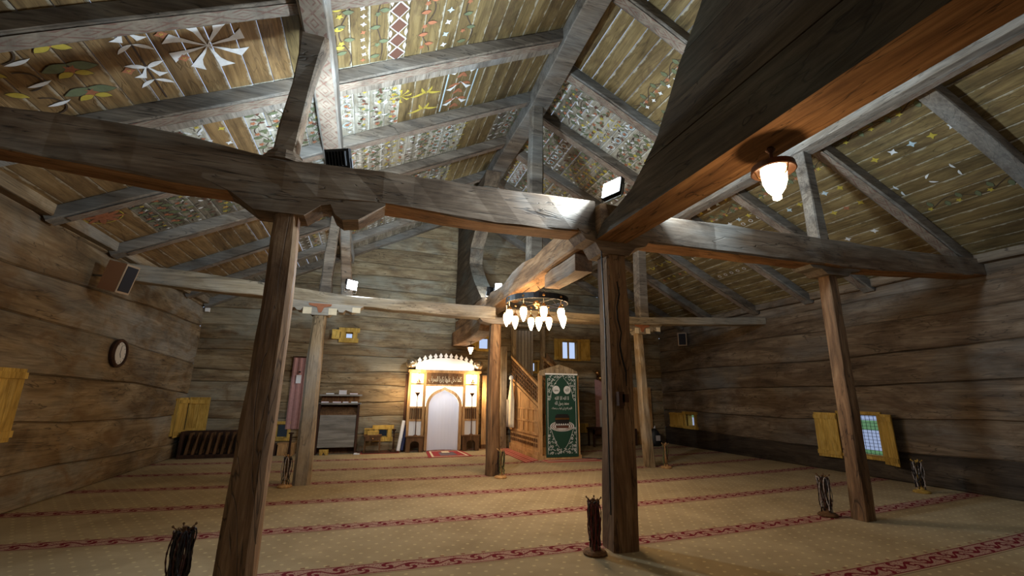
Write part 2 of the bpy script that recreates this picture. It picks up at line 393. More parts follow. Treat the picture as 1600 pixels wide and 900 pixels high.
TH = .16
def log_wall(name, mapfn, s0, s1, joints, mat, openings=(), clip=None, seed=1, step=.75, plug=None, mats=None):
    """horizontal log wall; joints: list of (z at s0, z at s1); mapfn(s,z,d) with d>0 towards the room"""
    root = struct_root(name); rnd = random.Random(seed)
    ph = [(rnd.uniform(0, 6), rnd.uniform(.015, .045)) for _ in joints]
    def zj(k, s):
        a, b = joints[k]; z = a+(b-a)*(s-s0)/(s1-s0)
        if 0 < k < len(joints)-1: z += ph[k][1]*sin(s*.9+ph[k][0])+.01*sin(s*3.1+ph[k][0]*2)
        return z
    bps = sorted(set([s0+(s1-s0)*i/round((s1-s0)/step) for i in range(round((s1-s0)/step)+1)] + [q for o_ in openings for q in o_[:2]]))
    for k in range(len(joints)-1):
        mb = MB(); proud = rnd.uniform(0, .022); p1 = rnd.uniform(0, 6)
        for i in range(len(bps)-1):
            a, b = bps[i], bps[i+1]
            if b-a < 1e-5: continue
            za0, za1, zb0, zb1 = zj(k, a), zj(k+1, a), zj(k, b), zj(k+1, b)
            if clip:
                za1 = min(za1, clip(a)); zb1 = min(zb1, clip(b))
                if za1 <= za0+.002 and zb1 <= zb0+.002: continue
                za1 = max(za1, za0+.001); zb1 = max(zb1, zb0+.001)
            spans = [(za0, za1, zb0, zb1, True, True)]
            for (oa, ob, oc, od) in openings:
                if (a+b)/2 > oa and (a+b)/2 < ob:
                    new = []
                    for (p, q, r_, t_, lo, hi) in spans:
                        if min(q, t_) <= oc or max(p, r_) >= od: new.append((p, q, r_, t_, lo, hi)); continue
                        if min(p, r_) < oc-.004: new.append((p, oc, r_, oc, lo, False))
                        if max(q, t_) > od+.004: new.append((od, q, od, t_, False, hi))
                    spans = new
            da = proud+.008*sin(a*1.3+p1); db = proud+.008*sin(b*1.3+p1)
            for (p, q, r_, t_, lo, hi) in spans:
                def prof(s, z0, z1, dp):
                    h = max(z1-z0, .001); e = min(.016, h*.3)
                    return [mapfn(s, z0, -TH), mapfn(s, z0, -.016 if lo else dp), mapfn(s, z0+e, dp), mapfn(s, (z0+z1)/2, dp+.008), mapfn(s, z1-e, dp), mapfn(s, z1, -.016 if hi else dp), mapfn(s, z1, -TH)]
                mb.rings([prof(a, p, q, da), prof(b, r_, t_, db)])
        if mb.v: mb.build('log', (mats[k] if mats else mat), root)
    return root
fL = lambda s, z, d: (XL+d, s, z)
fR = lambda s, z, d: (XR-d, s, z)
fF = lambda s, z, d: (s, YF-d, z)
fN = lambda s, z, d: (s, YN+d, z)
OPL = [(10.28, 10.72, .48, 1.08), (5.55, 5.98, .82, 1.4)]
OPR = [(5.25, 5.84, .33, .99), (9.60, 9.92, .52, .81)]
OPF = [(-.585, -.42, 2.505, 2.645), (2.62, 2.90, 2.39, 2.68), (4.93, 5.40, 2.22, 2.70), (.33, .53, .30, .47), (-1.78, -1.55, .32, .60), (3.92, 4.2, 1.86, 2.1)]
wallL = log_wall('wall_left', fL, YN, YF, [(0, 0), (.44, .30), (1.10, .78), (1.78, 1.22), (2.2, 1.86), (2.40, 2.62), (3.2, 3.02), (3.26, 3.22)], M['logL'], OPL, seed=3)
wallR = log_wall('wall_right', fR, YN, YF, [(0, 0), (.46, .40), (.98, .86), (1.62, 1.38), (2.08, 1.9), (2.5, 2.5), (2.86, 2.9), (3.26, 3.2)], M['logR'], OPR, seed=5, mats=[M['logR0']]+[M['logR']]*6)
JF = [0, .34, .74, 1.06, 1.46, 1.74, 2.13, 2.36, 2.70, 3.04, 3.36, 3.72, 4.06, 4.42, 4.78, 5.18, 5.66, 6.15]
wallF = log_wall('wall_far', fF, XL, XR, [(z, z+random.uniform(-.06, .06)) if 0 < z < 6 else (z, z) for z in JF], M['logF'], OPF, clip=lambda s: zroof(s)+.02, seed=9, step=.77)
wallN = log_wall('wall_back', fN, XL, XR, [(z, z) for z in [0, .5, 1., 1.5, 2., 2.5, 3., 3.5, 4, 4.5, 5, 5.6, 6.15]], M['logF'], (), clip=lambda s: zroof(s)+.02, seed=13, step=1.2)
# corner posts closing the eaves behind the rafters
for nm, x in (('trim_1', XL+.02), ('trim_2', XR-.02)):
    b = MB(); sgn = 1 if x < 0 else -1
    b.beam([((x+sgn*.02, y, 3.16+.01*sin(y*2)), (.09, 0, 0), (0, 0, .075)) for y in [YN+i*(YF-YN)/12 for i in range(13)]], seed=4)
    b.build(nm, M['logL'] if x < 0 else M['logR'])['kind'] = 'structure'

# ------------------------------------------------------------------ roof
RL = [YN, .9, 2.1, 3.28, 4.38, 5.70, 7.0, 8.35, 9.65, YF]
RR = [YN, 1.2, 2.35, 3.53, 4.9, 6.0, 7.25, 8.55, 9.7, YF]
SL = (ZR-ZE)/(XC-XL)
def roofpt(side, y, h, d=0.):      # h = horizontal distance from the wall, d = depth below plank face
    if side == 'L': n = Vector((SL, 0, -1)).normalized(); return Vector((XL+h, y, ZE+SL*h)) + n*d
    sr = (ZR-ZE)/(XR-XC); n = Vector((-sr, 0, -1)).normalized(); return Vector((XR-h, y, ZE+sr*h)) + n*d
def plank_mat(side, bay, h, y):
    rnd = random.Random(int(h*31)+bay*101+(7 if side == 'L' else 0))
    x = XL+h if side == 'L' else XR-h
    if side == 'L':
        if bay <= 3: return 'pl_or' if x < -.9 else 'pl_br'
        if bay == 4:
            if x < -2.6: return 'pl_or'
            if x < .1: return 'pl_wh' if (-1.9 > x or x > -1.6) else 'pl_or'
            return 'pl_br'
        if bay == 5:
            if x < -2.9: return 'pl_or'
            if x < -.9: return 'pl_gr'
            if x < 1.15: return 'pl_wh'
            return 'pl_br' if x < 1.7 else 'pl_gr'
        if bay == 6:
            if x < -1.4: return 'pl_or'
            return 'pl_gr' if x < 1.2 else 'pl_br'
        if bay == 7: return 'pl_or' if x < -1.6 else 'pl_gr'
        return 'pl_gr'
    if x > 4.9: return 'pl_br'
    if bay <= 3: return 'pl_br'
    if bay == 4: return 'pl_wh' if x > 2.9 or rnd.random() < .5 else 'pl_gr'
    return 'pl_gr' if rnd.random() < .75 else 'pl_wh'
BW = .185
for side, RY in (('L', RL), ('R', RR)):
    root = struct_root('ceiling_left' if side == 'L' else 'ceiling_right')
    span = (XC-XL) if side == 'L' else (XR-XC)
    nb = int(span/BW)+1; bw = span/nb
    rnd = random.Random(21 if side == 'L' else 22)
    for bay in range(len(RY)-1):
        y0, y1 = RY[bay], RY[bay+1]
        stuff = MB() if bay <= 1 else None
        lim = 300
        for j in range(nb):
            h0, h1 = j*bw+.003, (j+1)*bw-.003
            dz = rnd.uniform(-.0015, .0015); tilt = rnd.uniform(.0015, .0035)
            if rnd.random() < .12: tilt = -tilt
            A = roofpt(side, y0, h0, dz); B = roofpt(side, y1, h0, dz+rnd.uniform(-.001, .001)); Cc = roofpt(side, y1, h1, dz+tilt); D = roofpt(side, y0, h1, dz+tilt)
            nrm = roofpt(side, y0, h0, -.03) - roofpt(side, y0, h0, 0)
            mb = stuff or MB(); n = len(mb.v)
            mb.v += [tuple(p) for p in (A, B, Cc, D, A+nrm, B+nrm, Cc+nrm, D+nrm)]
            for q, uv in (((0,1,2,3), ((0,0),(1,0),(1,1),(0,1))), ((4,7,6,5), None), ((0,4,5,1), None), ((1,5,6,2), None), ((2,6,7,3), None), ((3,7,4,0), None)):
                mb.f.append(tuple(n+i for i in q)); mb.m.append(0); mb.uv.append(uv or ((0,.5),)*4)
            if not stuff: mb.build('plank', M[plank_mat(side, bay, (h0+h1)/2, (y0+y1)/2)], root)
        if stuff: stuff.build('planks', M['pl_br'], root, kind='stuff')
    # rafters with a painted underside
    for k, y in enumerate(RY[1:-1]+[YF-.18]):
        d = .15; w = .17; mb = MB(); secs = []
        for i in range(9):
            h = .0 + (span-.06)*i/8
            c = roofpt(side, y+w/2+.012*sin(i*1.3+k), h, d/2)
            nn = (roofpt(side, 0, 0, 1)-roofpt(side, 0, 0, 0))
            secs.append((c, (0, w/2, 0), nn*(d/2+.006*sin(i*2.+k))))
        r_ = mb.beam(secs, seed=k+(50 if side == 'L' else 80), jit=.006, ch=.12).build('rafter', M['rafter'], root)
        if 2 <= k <= 6:
            st = MB(); N = 24
            for i in range(N):
                ha, hb = .15+(span-.4)*i/N, .15+(span-.4)*(i+1)/N
                ua, ub = ha/.30, hb/.30; ya = y+.03; yb = y+w-.025
                oa, ob = .012*sin((ha/span*8)*1.3+k), .012*sin((hb/span*8)*1.3+k)
                st.quad([roofpt(side, ya+oa, ha, d+.010), roofpt(side, ya+ob, hb, d+.010), roofpt(side, yb+ob, hb, d+.010), roofpt(side, yb+oa, ha, d+.010)], 0, ((ua,0),(ub,0),(ub,1),(ua,1)))
            st.build('painted_band', M['band'], r_)
    # pale battens fixed under the planks beside two rafters
    for k in (3,) if side == 'L' else ():
        y = RY[k+1]+.20; mb = MB(); secs = []
        for i in range(7):
            h = .1+(span-.3)*i/6; nn = (roofpt(side, 0, 0, 1)-roofpt(side, 0, 0, 0))
            secs.append((roofpt(side, y+.09, h, .045), (0, .08, 0), nn*.035))
        mb.beam(secs, seed=6, jit=.004, ch=.1).build('batten', M['purlin'], root)

# ------------------------------------------------------------------ painted ornaments on the ceiling boards
class Orn:
    def __init__(s, side): s.side = side; s.mb = MB(); s.n = 0
    def P(s, y, h): return roofpt(s.side, y, h, .0165)
    def poly(s, pts, m):
        s.n += 1; s.mb.quad([roofpt(s.side, y, h, .0052+.0003*(s.n % 3)+(.0007 if m != 4 else 0)) for y, h in pts], m)
    def disc(s, y, h, r, m, k=9):
        s.poly([(y+r*cos(2*pi*i/k), h+r*sin(2*pi*i/k)) for i in range(k)], m)
    def ring(s, y, h, r, w, m, k=14, a0=0, a1=2*pi):
        for i in range(k):
            a, b = a0+(a1-a0)*i/k, a0+(a1-a0)*(i+1)/k
            s.poly([(y+r*cos(a), h+r*sin(a)), (y+r*cos(b), h+r*sin(b)), (y+(r-w)*cos(b), h+(r-w)*sin(b)), (y+(r-w)*cos(a), h+(r-w)*sin(a))], m)
    def leaf(s, y, h, a, L, wd, m, bend=.25, outline=False):   # pointed curved leaf starting at (y,h) in direction a
        n = 6; up = []; dn = []
        for i in range(n+1):
            t = i/n; ww = wd*sin(pi*min(t*1.05, 1))**.8 if 0 < t < 1 else 0; ang = a+bend*t
            cy, ch = y+L*t*cos(a+bend*t*.5), h+L*t*sin(a+bend*t*.5)
            up.append((cy-ww*sin(ang), ch+ww*cos(ang))); dn.append((cy+ww*sin(ang), ch-ww*cos(ang)))
        for i in range(n):
            s.poly([up[i], up[i+1], dn[i+1], dn[i]], m)
        if outline:
            for i in range(n): s.line([up[i], up[i+1]], .007, 4); s.line([dn[i], dn[i+1]], .007, 4)
    def fork(s, y, h, a, L, wd, m):               # narrow at the start, broad two-pointed end
        c, q = cos(a), sin(a)
        def T(u, v): return (y+u*c-v*q, h+u*q+v*c)
        A = [(0, .02), (.35, .10), (.62, .12), (.82, .30), (1.04, .62)]; B = [(0, -.02), (.35, -.10), (.62, -.20), (.82, -.26), (.98, -.34)]
        for i in range(4): s.poly([T(L*A[i][0], wd*A[i][1]), T(L*A[i+1][0], wd*A[i+1][1]), T(L*B[i+1][0], wd*B[i+1][1]), T(L*B[i][0], wd*B[i][1])], m)
    def line(s, pts, w, m):
        for i in range(len(pts)-1):
            (a, b), (c, d) = pts[i], pts[i+1]; L = max(sqrt((c-a)**2+(d-b)**2), 1e-6); nx, ny = -(d-b)/L*w/2, (c-a)/L*w/2
            s.poly([(a+nx, b+ny), (c+nx, d+ny), (c-nx, d-ny), (a-nx, b-ny)], m)
    def star(s, y, h, r, k, m, r2=.4, rot=0.):
        pts = []
        for i in range(2*k):
            rr = r if i % 2 == 0 else r*r2; a = rot+pi*i/k; pts.append((y+rr*cos(a), h+rr*sin(a)))
        for i in range(2*k): s.poly([(y, h), pts[i], pts[(i+1) % (2*k)]], m)
    def build(s, root):
        if s.mb.v: s.mb.build('painted_ornament', PAINT, root, kind='stuff')
cl = bpy.data.objects['ceiling_left']; cr_ = bpy.data.objects['ceiling_right']
HX = lambda x: x-XL
HR = lambda x: XR-x
def frange(a, b, st):
    r = []; 
    while a < b: r.append(a); a += st
    return r
# bay 3 on the left: eight-petal star, leaf columns, vine
o = Orn('L')
for i in range(8):
    a = pi/8*.6+i*pi/4; o.fork(3.80, HX(-1.55), a, .27, .12, 0)
o.build(cl)
o = Orn('L')
for y in (3.52, 3.93):
    for sg in (-1, 1):
        o.fork(y, HX(-2.0), sg*.5, .14, .08*sg, 0); o.leaf(y+.02, HX(-2.0), pi+sg*.9, .14, .022, 0, sg*.5); o.leaf(y+.16, HX(-2.0), sg*1.2, .14, .018, 0, -sg*.5)
for y, x in ((3.55, -2.18), (3.62, -1.80), (3.95, -2.12), (3.9, -1.74)): o.star(y, HX(x), .045, 4, 2, .6); o.disc(y, HX(x), .014, 1)
o.line([(3.42, HX(-2.0)), (4.34, HX(-2.0))], .012, 4)
o.build(cl)
o = Orn('L')
for y in (3.5, 3.78, 4.06):
    for sg in (-1, 1):
        o.leaf(y, HX(-2.42), sg*1.0, .17, .045, 3, sg*.5, True); o.leaf(y+.1, HX(-2.42), sg*1.5, .11, .03, 1, -sg*.6, True)
    o.star(y+.06, HX(-2.42), .05, 5, 2, .5)
o.build(cl)
o = Orn('L')
for y in (3.5, 3.72, 3.96, 4.2): o.leaf(y, HX(-2.72), pi/2, .16, .018, 0, .5); o.leaf(y+.03, HX(-2.86), 1.1, .13, .03, 1, -.4, True)
for y in (3.6, 3.9, 4.2): o.ring(y, HX(-2.72), .11, .012, 4, a0=0, a1=pi)
o.build(cl)
def vinecol(o, x, ya, yb, H, ml=3, mf=2, step=.26, w=.07):
    pts = []
    for i, y in enumerate(frange(ya, yb, .03)): pts.append((y, H(x)+w*sin(y*2*pi/step/2)))
    o.line(pts, .010, 4)
    for i, y in enumerate(frange(ya+.05, yb-.05, step/2)):
        sg = 1 if i % 2 else -1
        o.leaf(y, H(x)-sg*w*.2, sg*1.2, .10, .026, ml, sg*.5, True)
        if i % 2: o.star(y+.05, H(x)-sg*w*.7, .035, 5, mf, .5)
def butter(o, x, ya, yb, H, ms=(0, 0, 1), step=.13, r=.035):
    rnd = random.Random(int(x*100))
    for i, y in enumerate(frange(ya, yb, step)): o.star(y+rnd.uniform(-.01, .01), H(x)+rnd.uniform(-.012, .012), r, 4, ms[i % len(ms)], .45, rnd.uniform(0, 1.5))
def crescents(o, x, ya, yb, H, m=0, step=.2, L=.14, w=.016):
    for i, y in enumerate(frange(ya, yb, step)):
        for sg in (-1, 1): o.leaf(y, H(x)+sg*.02, sg*(1.0 if i % 2 else 2.), L, w, m, sg*.9)
def diamonds(o, x, ya, yb, H, step=.2, w=.10):
    for y in frange(ya, yb-.08, step):
        o.poly([(y, H(x)), (y+step/2, H(x)+w), (y+step, H(x)), (y+step/2, H(x)-w)], 5)
        for a, b, c, d in ((0,0,.5,1),(.5,1,1,0),(1,0,.5,-1),(.5,-1,0,0)): o.line([(y+step*a, H(x)+w*b), (y+step*c, H(x)+w*d)], .014, 0)
        o.disc(y+step/2, H(x), .018, 2); o.leaf(y-.05, H(x)+w*.9, 0, .1, .016, 0, 0); o.leaf(y-.05, H(x)-w*.9, 0, .1, .016, 0, 0)
o = Orn('L'); butter(o, -.33, 3.42, 4.36, HX, (0, 2, 0, 0), .1, .03); vinecol(o, -.5, 3.42, 4.36, HX, 3, 1, .34, .05); o.build(cl)
o = Orn('L'); diamonds(o, .0, 3.4, 4.4, HX, .2, .085); o.build(cl)
o = Orn('L'); vinecol(o, -.6, 3.42, 4.36, HX, 1, 1, .24, .02); vinecol(o, -.18, 3.42, 4.36, HX, 3, 3, .4, .03); o.build(cl)
o = Orn('L'); vinecol(o, .30, 3.42, 4.36, HX, 2, 2, .3, .05); butter(o, .52, 3.45, 4.36, HX, (6, 0), .17, .04); o.build(cl)
o = Orn('L'); vinecol(o, .75, 3.42, 4.36, HX, 3, 2, .4, .07); o.build(cl)
o = Orn('L')
for x in (-2.4, -1.9, -.6, -.3): vinecol(o, x, 2.2, 3.2, HX, 3, 1, .3)
for x in (-2.15, 0.1): crescents(o, x, 2.3, 3.2, HX)
o.build(cl)
# busy painted boards of the whitewashed bays
def busy(o, side, x, ya, yb, H, seed):
    rnd = random.Random(seed); kind = rnd.randrange(6)
    if kind == 0: vinecol(o, x, ya, yb, H, 3, 2, .22, .05)
    elif kind == 1: crescents(o, x, ya+.05, yb, H, rnd.choice((0, 0, 1)), .17, .09, .013)
    elif kind == 2: butter(o, x, ya+.03, yb, H, (0, 2, 1), .11, .03)
    elif kind == 3:
        for y in frange(ya+.05, yb-.04, .12):
            o.star(y, H(x)+rnd.uniform(-.04, .04), .04, 5, rnd.choice((2, 5, 1)), .5); o.leaf(y+.03, H(x)+rnd.uniform(-.05, .05), rnd.uniform(0, 6), .08, .018, 3, .4)
    elif kind == 4:
        for y in frange(ya+.04, yb-.04, .075):
            o.leaf(y, H(x)+rnd.uniform(-.05, .05), rnd.uniform(0, 6), .07, .016, rnd.choice((3, 5, 4, 0)), .5)
    else:
        for y in frange(ya+.08, yb-.08, .2):
            o.ring(y, H(x), .055, .012, rnd.choice((0, 6))); o.disc(y, H(x), .02, 2); o.leaf(y+.07, H(x), 1.2, .07, .014, 0, .5)
    if rnd.random() < .6:
        for y in frange(ya+.04, yb-.05, .1): o.line([(y, H(x)-.05), (y+.04, H(x)+rnd.uniform(-.02, .05)), (y+.08, H(x)-.02)], .006, 4)
for side, RY, root, H, X0 in (('L', RL, cl, HX, XL), ('R', RR, cr_, HR, XC)):
    span = (XC-XL) if side == 'L' else (XR-XC); nb = int(span/BW)+1; bw = span/nb
    for bay in range(4, 8):
        ya, yb = RY[bay]+.2, RY[bay+1]-.02
        o = Orn(side); c_ = 0
        for j in range(nb):
            hm = (j+.5)*bw; x = XL+hm if side == 'L' else XR-hm
            mt = plank_mat(side, bay, hm, 0)
            if mt in ('pl_wh', 'pl_gr') and (side == 'L' or x < 4.9):
                busy(o, side, x, ya, yb, H, j*7+bay*31+(500 if side == 'R' else 0)); c_ += 1
                if bay < 7: busy(o, side, x+.03, ya+.04, yb, H, j*13+bay*17+(900 if side == 'R' else 0))
        o.build(root)
# single large motifs of the left slope
o = Orn('L')
for y in (4.75, 5.1, 5.45):
    for sg in (-1, 1): o.leaf(y, HX(.42), sg*.8, .22, .022, 1, sg*.9); o.leaf(y+.05, HX(.42), pi-sg*.8, .15, .018, 1, sg*.7)
o.build(cl)
o = Orn('L')
for y in (4.72, 5.05, 5.38):
    for sg in (-1, 1): o.fork(y, HX(.86), sg*.7, .2, .08*sg, 0); o.leaf(y+.04, HX(.86), sg*1.7, .16, .028, 2, -sg*.8); o.leaf(y+.14, HX(.86), sg*.2, .13, .024, 2, sg*.8)
for sg in (-1, 1): o.line([(4.6, HX(.86)+sg*.19), (5.66, HX(.86)+sg*.19)], .018, 6)
o.build(cl)
o = Orn('L')
for i in range(8): o.fork(5.1, HX(.1), i*pi/4, .13, .05, 1)
crescents(o, -.14, 4.65, 5.6, HX, 0, .25, .08, .014); butter(o, -1.74, 4.7, 5.6, HX, (0, 1, 0), .28, .04); o.build(cl)
o = Orn('L')
for i in range(8): o.leaf(6.2, HX(-3.2), i*pi/4+.2, .2, .03, 2, .5, True)
o.ring(6.2, HX(-3.2), .17, .012, 1); o.build(cl)
# right slope below the purlin
for (bay, specs) in ((2, [('v', 5.5), ('b', 5.95), ('c', 6.5), ('v', 6.9), ('c', 5.3)]), (3, [('c', 5.45), ('g', 5.65), ('b', 6.1), ('y', 6.45), ('w', 7.0), ('c', 5.25)]),
                     (4, [('b', 5.45), ('g', 5.65), ('y', 5.3), ('k', 6.0), ('b', 5.9), ('k', 6.65)]), (5, [('c', 5.3), ('m', 5.75), ('c', 6.2), ('k', 6.9)]), (6, [('c', 5.4), ('m', 6.1), ('y', 6.5)])):
    ya, yb = RR[bay]+.2, RR[bay+1]-.03
    for kd, x in specs:
        o = Orn('R')
        if kd == 'v': vinecol(o, x, ya, yb, HR, 3, 1, .3, .06)
        elif kd == 'b': butter(o, x, ya, yb, HR, (0, 1, 6), .2, .05)
        elif kd == 'y': butter(o, x, ya, yb, HR, (1, 1, 2), .19, .05)
        elif kd == 'c': crescents(o, x, ya, yb, HR, 0, .3, .09, .012)
        elif kd == 'g': vinecol(o, x, ya, yb, HR, 3, 2, .26, .05); butter(o, x+.05, ya, yb, HR, (3, 1), .16, .035)
        elif kd == 'w': butter(o, x, ya, yb, HR, (0,), .4, .05)
        elif kd == 'm':
            for y in frange(ya+.1, yb-.1, .3): o.leaf(y, HR(x)+.05, -.9, .15, .018, 1, .8); o.leaf(y+.1, HR(x)-.05, .9, .15, .018, 1, .8)
        else:
            for y in frange(ya+.1, yb-.05, .16): o.ring(y, HR(x), .035, .009, 0, 8); o.disc(y, HR(x), .008, 2, 6)
        o.build(cr_)
o = Orn('R')
for x in (3.5, 3.85): 
    vinecol(o, x, RR[3]+.2, RR[4]-.02, HR, 3, 2, .24, .06); butter(o, x+.1, RR[3]+.25, RR[4]-.05, HR, (0,), .16, .035)
o.build(cr_)

# ================================================================== TIMBER FRAME
def interp(tab, x):
    if x <= tab[0][0]: return tab[0][1:]
    for (a, *va), (b, *vb) in zip(tab, tab[1:]):
        if x <= b:
            t = (x-a)/(b-a); return [p+(q-p)*t for p, q in zip(va, vb)]
    return tab[-1][1:]
def underside(o, idx=1):                       # lower faces get an orange colour for the warm light on them
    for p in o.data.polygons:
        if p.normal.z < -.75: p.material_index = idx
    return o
def beam_x(tab, x0, x1, y, hw, seed, n=22, jit=.007):
    mb = MB(); secs = []
    for i in range(n+1):
        x = x0+(x1-x0)*i/n; top, bot = interp(tab, x)
        secs.append(((x, y+.01*sin(x*2.1+seed), (top+bot)/2), (0, hw, 0), (0, 0, (top-bot)/2)))
    return mb.beam(secs, seed=seed, jit=jit, ch=.10)
TN = [(-3.5, 3.10, 2.86), (-2.6, 3.123, 2.836), (-2.06, 3.155, 2.788), (-1.45, 3.136, 2.74), (-.8, 3.04, 2.72), (0, 3.08, 2.785), (.91, 3.096, 2.745), (2.0, 3.12, 2.78), (2.55, 3.08, 2.75), (2.8, 3.07, 2.755), (3.8, 3.094, 2.768), (5.2, 3.106, 2.77), (6.45, 3.123, 2.826), (8.05, 3.17, 2.93)]
tb = thing('tie_beam', 'thick dark hewn tie beam of the near row, from the left wall to the centre column', 'beam', (-.75, 3.65, 2.8))
underside(beam_x(TN, -3.48, 1.97, 3.65, .13, 31).build('beam_body', [M['beamX'], M['warmlitx']], tb))
tb = thing('tie_beam', 'dark hewn tie beam of the near row, from the centre column to the right wall', 'beam', (5.2, 3.65, 2.8))
underside(beam_x(TN, 2.42, 8.03, 3.65, .13, 32).build('beam_body', [M['beamX'], M['warmlitx']], tb))
TF = [(-3.5, 2.98, 2.76), (-3.2, 2.967, 2.74), (-2.3, 2.913, 2.675), (-.39, 2.74, 2.59), (.8, 2.74, 2.55), (1.95, 2.735, 2.51), (2.35, 2.72, 2.53), (4.9, 2.74, 2.60), (7.48, 2.894, 2.741), (8.05, 2.93, 2.78)]
tb = thing('tie_beam', 'pale grey tie beam of the far row, from the left wall to the middle column', 'beam', (-.75, 7.25, 2.6))
beam_x(TF, -3.48, 2.0, 7.25, .13, 33).build('beam_body', M['beamXg'], tb)
tb = thing('tie_beam', 'pale grey tie beam of the far row, from the middle column to the right wall', 'beam', (5.0, 7.25, 2.6))
beam_x(TF, 2.3, 8.03, 7.25, .13, 34).build('beam_body', M['beamXg'], tb)
# longitudinal middle beam
tb = thing('middle_beam', 'long brown hewn beam running from the centre column to the far wall under the ridge', 'beam', (2.14, 3.5, 2.8))
mb = MB(); secs = []
for i in range(17):
    y = 3.42+(10.83-3.42)*i/16; top = 3.06+.03*sin(y*1.7)+(.08 if 5.3 < y < 6.2 else 0); bot = 2.77 if y < 6.9 else 2.76
    secs.append(((2.14+.012*sin(y*1.3), y, (top+bot)/2), (.155, 0, 0), (0, 0, (top-bot)/2)))
mb.beam(secs, seed=41, ch=.1).build('beam_body', M['beamY'], tb)
mb = MB(); mb.beam([((2.14, 4.10+i*.22, 2.665), (.10, 0, 0), (0, 0, .10 if i < 4 else .085)) for i in range(5)], seed=42, ch=.08).build('bracket', M['beamY'], tb)
tb = thing('bracket_beam', 'short hewn bracket beam jutting from the far wall over the prayer niche', 'beam', (2.1, 10.8, 2.4))
mb = MB(); mb.beam([((2.08, y, (2.76+b_)/2), (.16, 0, 0), (0, 0, (2.76-b_)/2)) for y, b_ in ((10.83, 2.42), (10.2, 2.40), (9.2, 2.39), (8.5, 2.40), (8.05, 2.44), (7.85, 2.55))], seed=43, ch=.08).build('beam_body', M['beamY'], tb)
# purlins
for x, lab, sd in ((-.68, 'painted grey purlin under the left roof slope', 44), (5.06, 'painted grey purlin under the right roof slope', 45)):
    tb = thing('purlin', lab, 'beam', (x, 0, 4.3)); mb = MB(); secs = []
    for i in range(25):
        y = YN+.02+(YF-YN-.06)*i/24; secs.append(((x+.012*sin(y*1.9+sd), y, 4.405+.012*sin(y*1.3+sd)), (.115, 0, 0), (0, 0, .105)))
    mb.beam(secs, seed=sd, jit=.005, ch=.1).build('beam_body', M['purlin'], tb)
    st = MB(); N = 30
    for i in range(N):
        ya, yb = .2+(10.4)*i/N, .2+10.4*(i+1)/N
        za, zb = [4.405+.012*sin(y*1.3+sd)-.115 for y in (ya, yb)]; xa, xb = [x+.012*sin(y*1.9+sd) for y in (ya, yb)]
        xs = (.01, .10) if x > 0 else (-.09, .09)
        st.quad([(xa+xs[0], ya, za), (xb+xs[0], yb, zb), (xb+xs[1], yb, zb), (xa+xs[1], ya, za)], 0, ((ya/.22,0),(yb/.22,0),(yb/.22,1),(ya/.22,1)))
    st.build('painted_band', M['band'], tb)
tb = thing('ridge_beam', 'dark squared ridge beam running along the roof top', 'beam', (2.25, 0, 5.8)); mb = MB(); secs = []
for i in range(25):
    y = YN+.02+(YF-YN-.04)*i/24; secs.append(((2.25+.02*sin(y*1.3), y, 5.91+.015*sin(y*2)), (.15, 0, 0), (0, 0, .14)))
mb.beam(secs, seed=46, jit=.006, ch=.1).build('beam_body', M['rafter'], tb)
# stacked log consoles at both gables
def console(name, lab, ya, dirn, x0, x1, prof, zs, mat):
    tb = thing(name, lab, 'console', ((x0+x1)/2, ya, zs[0]))
    def Ye(z): return interp(prof, z)[0]
    for k in range(len(zs)-1):
        za, zb = zs[k]+.004, zs[k+1]-.004; mb = MB(); rings = []
        inset = random.Random(k+7).uniform(-.012, .012)
        n = 6; pts = [(ya, za)] + [(Ye(za+(zb-za)*i/n), za+(zb-za)*i/n) for i in range(n+1)] + [(ya, zb)]
        mb.prism(pts, lambda a, b, d: (d, a, b), x0+inset, x1+inset*.5)
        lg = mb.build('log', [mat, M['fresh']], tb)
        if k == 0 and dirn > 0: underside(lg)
    return tb
PN = [(2.70, 3.50), (2.82, 3.38), (2.92, 2.90), (3.18, 2.50), (3.6, 2.20), (3.9, 1.92), (4.3, 1.75), (4.7, 1.85), (5.0, 2.2), (5.4, 2.8), (5.78, 3.3)]
console('log_console', 'large dark corbelled wall of stacked logs rising to the ridge beside the centre column', YN+.02, 1, 1.97, 2.30, PN, [2.70, 3.06, 3.34, 3.66, 3.98, 4.3, 4.62, 4.96, 5.3, 5.76], M['console'])
PF = [(3.08, 8.05), (3.25, 8.3), (3.58, 8.74), (3.9, 9.1), (4.15, 9.32), (4.52, 9.24), (4.81, 8.78), (5.1, 8.45), (5.5, 8.1), (5.76, 7.9)]
console('log_console', 'corbelled stack of dark logs standing out from the far gable under the ridge', YF-.02, -1, 1.98, 2.28, PF, [3.1, 3.45, 3.8, 4.15, 4.5, 4.85, 5.2, 5.5, 5.76], M['console'])

# ------------------------------------------------------------------ columns
def column(x, y, w0, w1, ztop, label, mat, seed, lean=(0, 0), ch=.28, rot=0.):
    t = thing('wooden_column', label, 'column', (x, y, 0)); mb = MB(); secs = []
    for i in range(11):
        k = i/10; w = (w0+(w1-w0)*k)/2; bow = .012*sin(k*5+seed)
        a = rot; u = Vector((cos(a), sin(a), 0))*w; v = Vector((-sin(a), cos(a), 0))*w
        secs.append(((x+lean[0]*k+bow, y+lean[1]*k, ztop*k), u, v))
    mb.beam(secs, seed=seed, jit=.005, ch=ch).build('shaft', mat, t); return t
cL = column(-.71, 3.62, .235, .17, 2.66, 'dark chamfered wooden column nearest the camera on the left', M['post'], 61, ch=.34)
cC = column(2.17, 3.63, .24, .21, 2.62, 'cracked brown wooden column in the centre, under the log console', M['post'], 62, lean=(.04, 0), ch=.2)
cR = column(5.14, 3.68, .16, .135, 2.74, 'slim squared brown column in front of the right wall window', M['post'], 63, lean=(.08, 0), ch=.12)
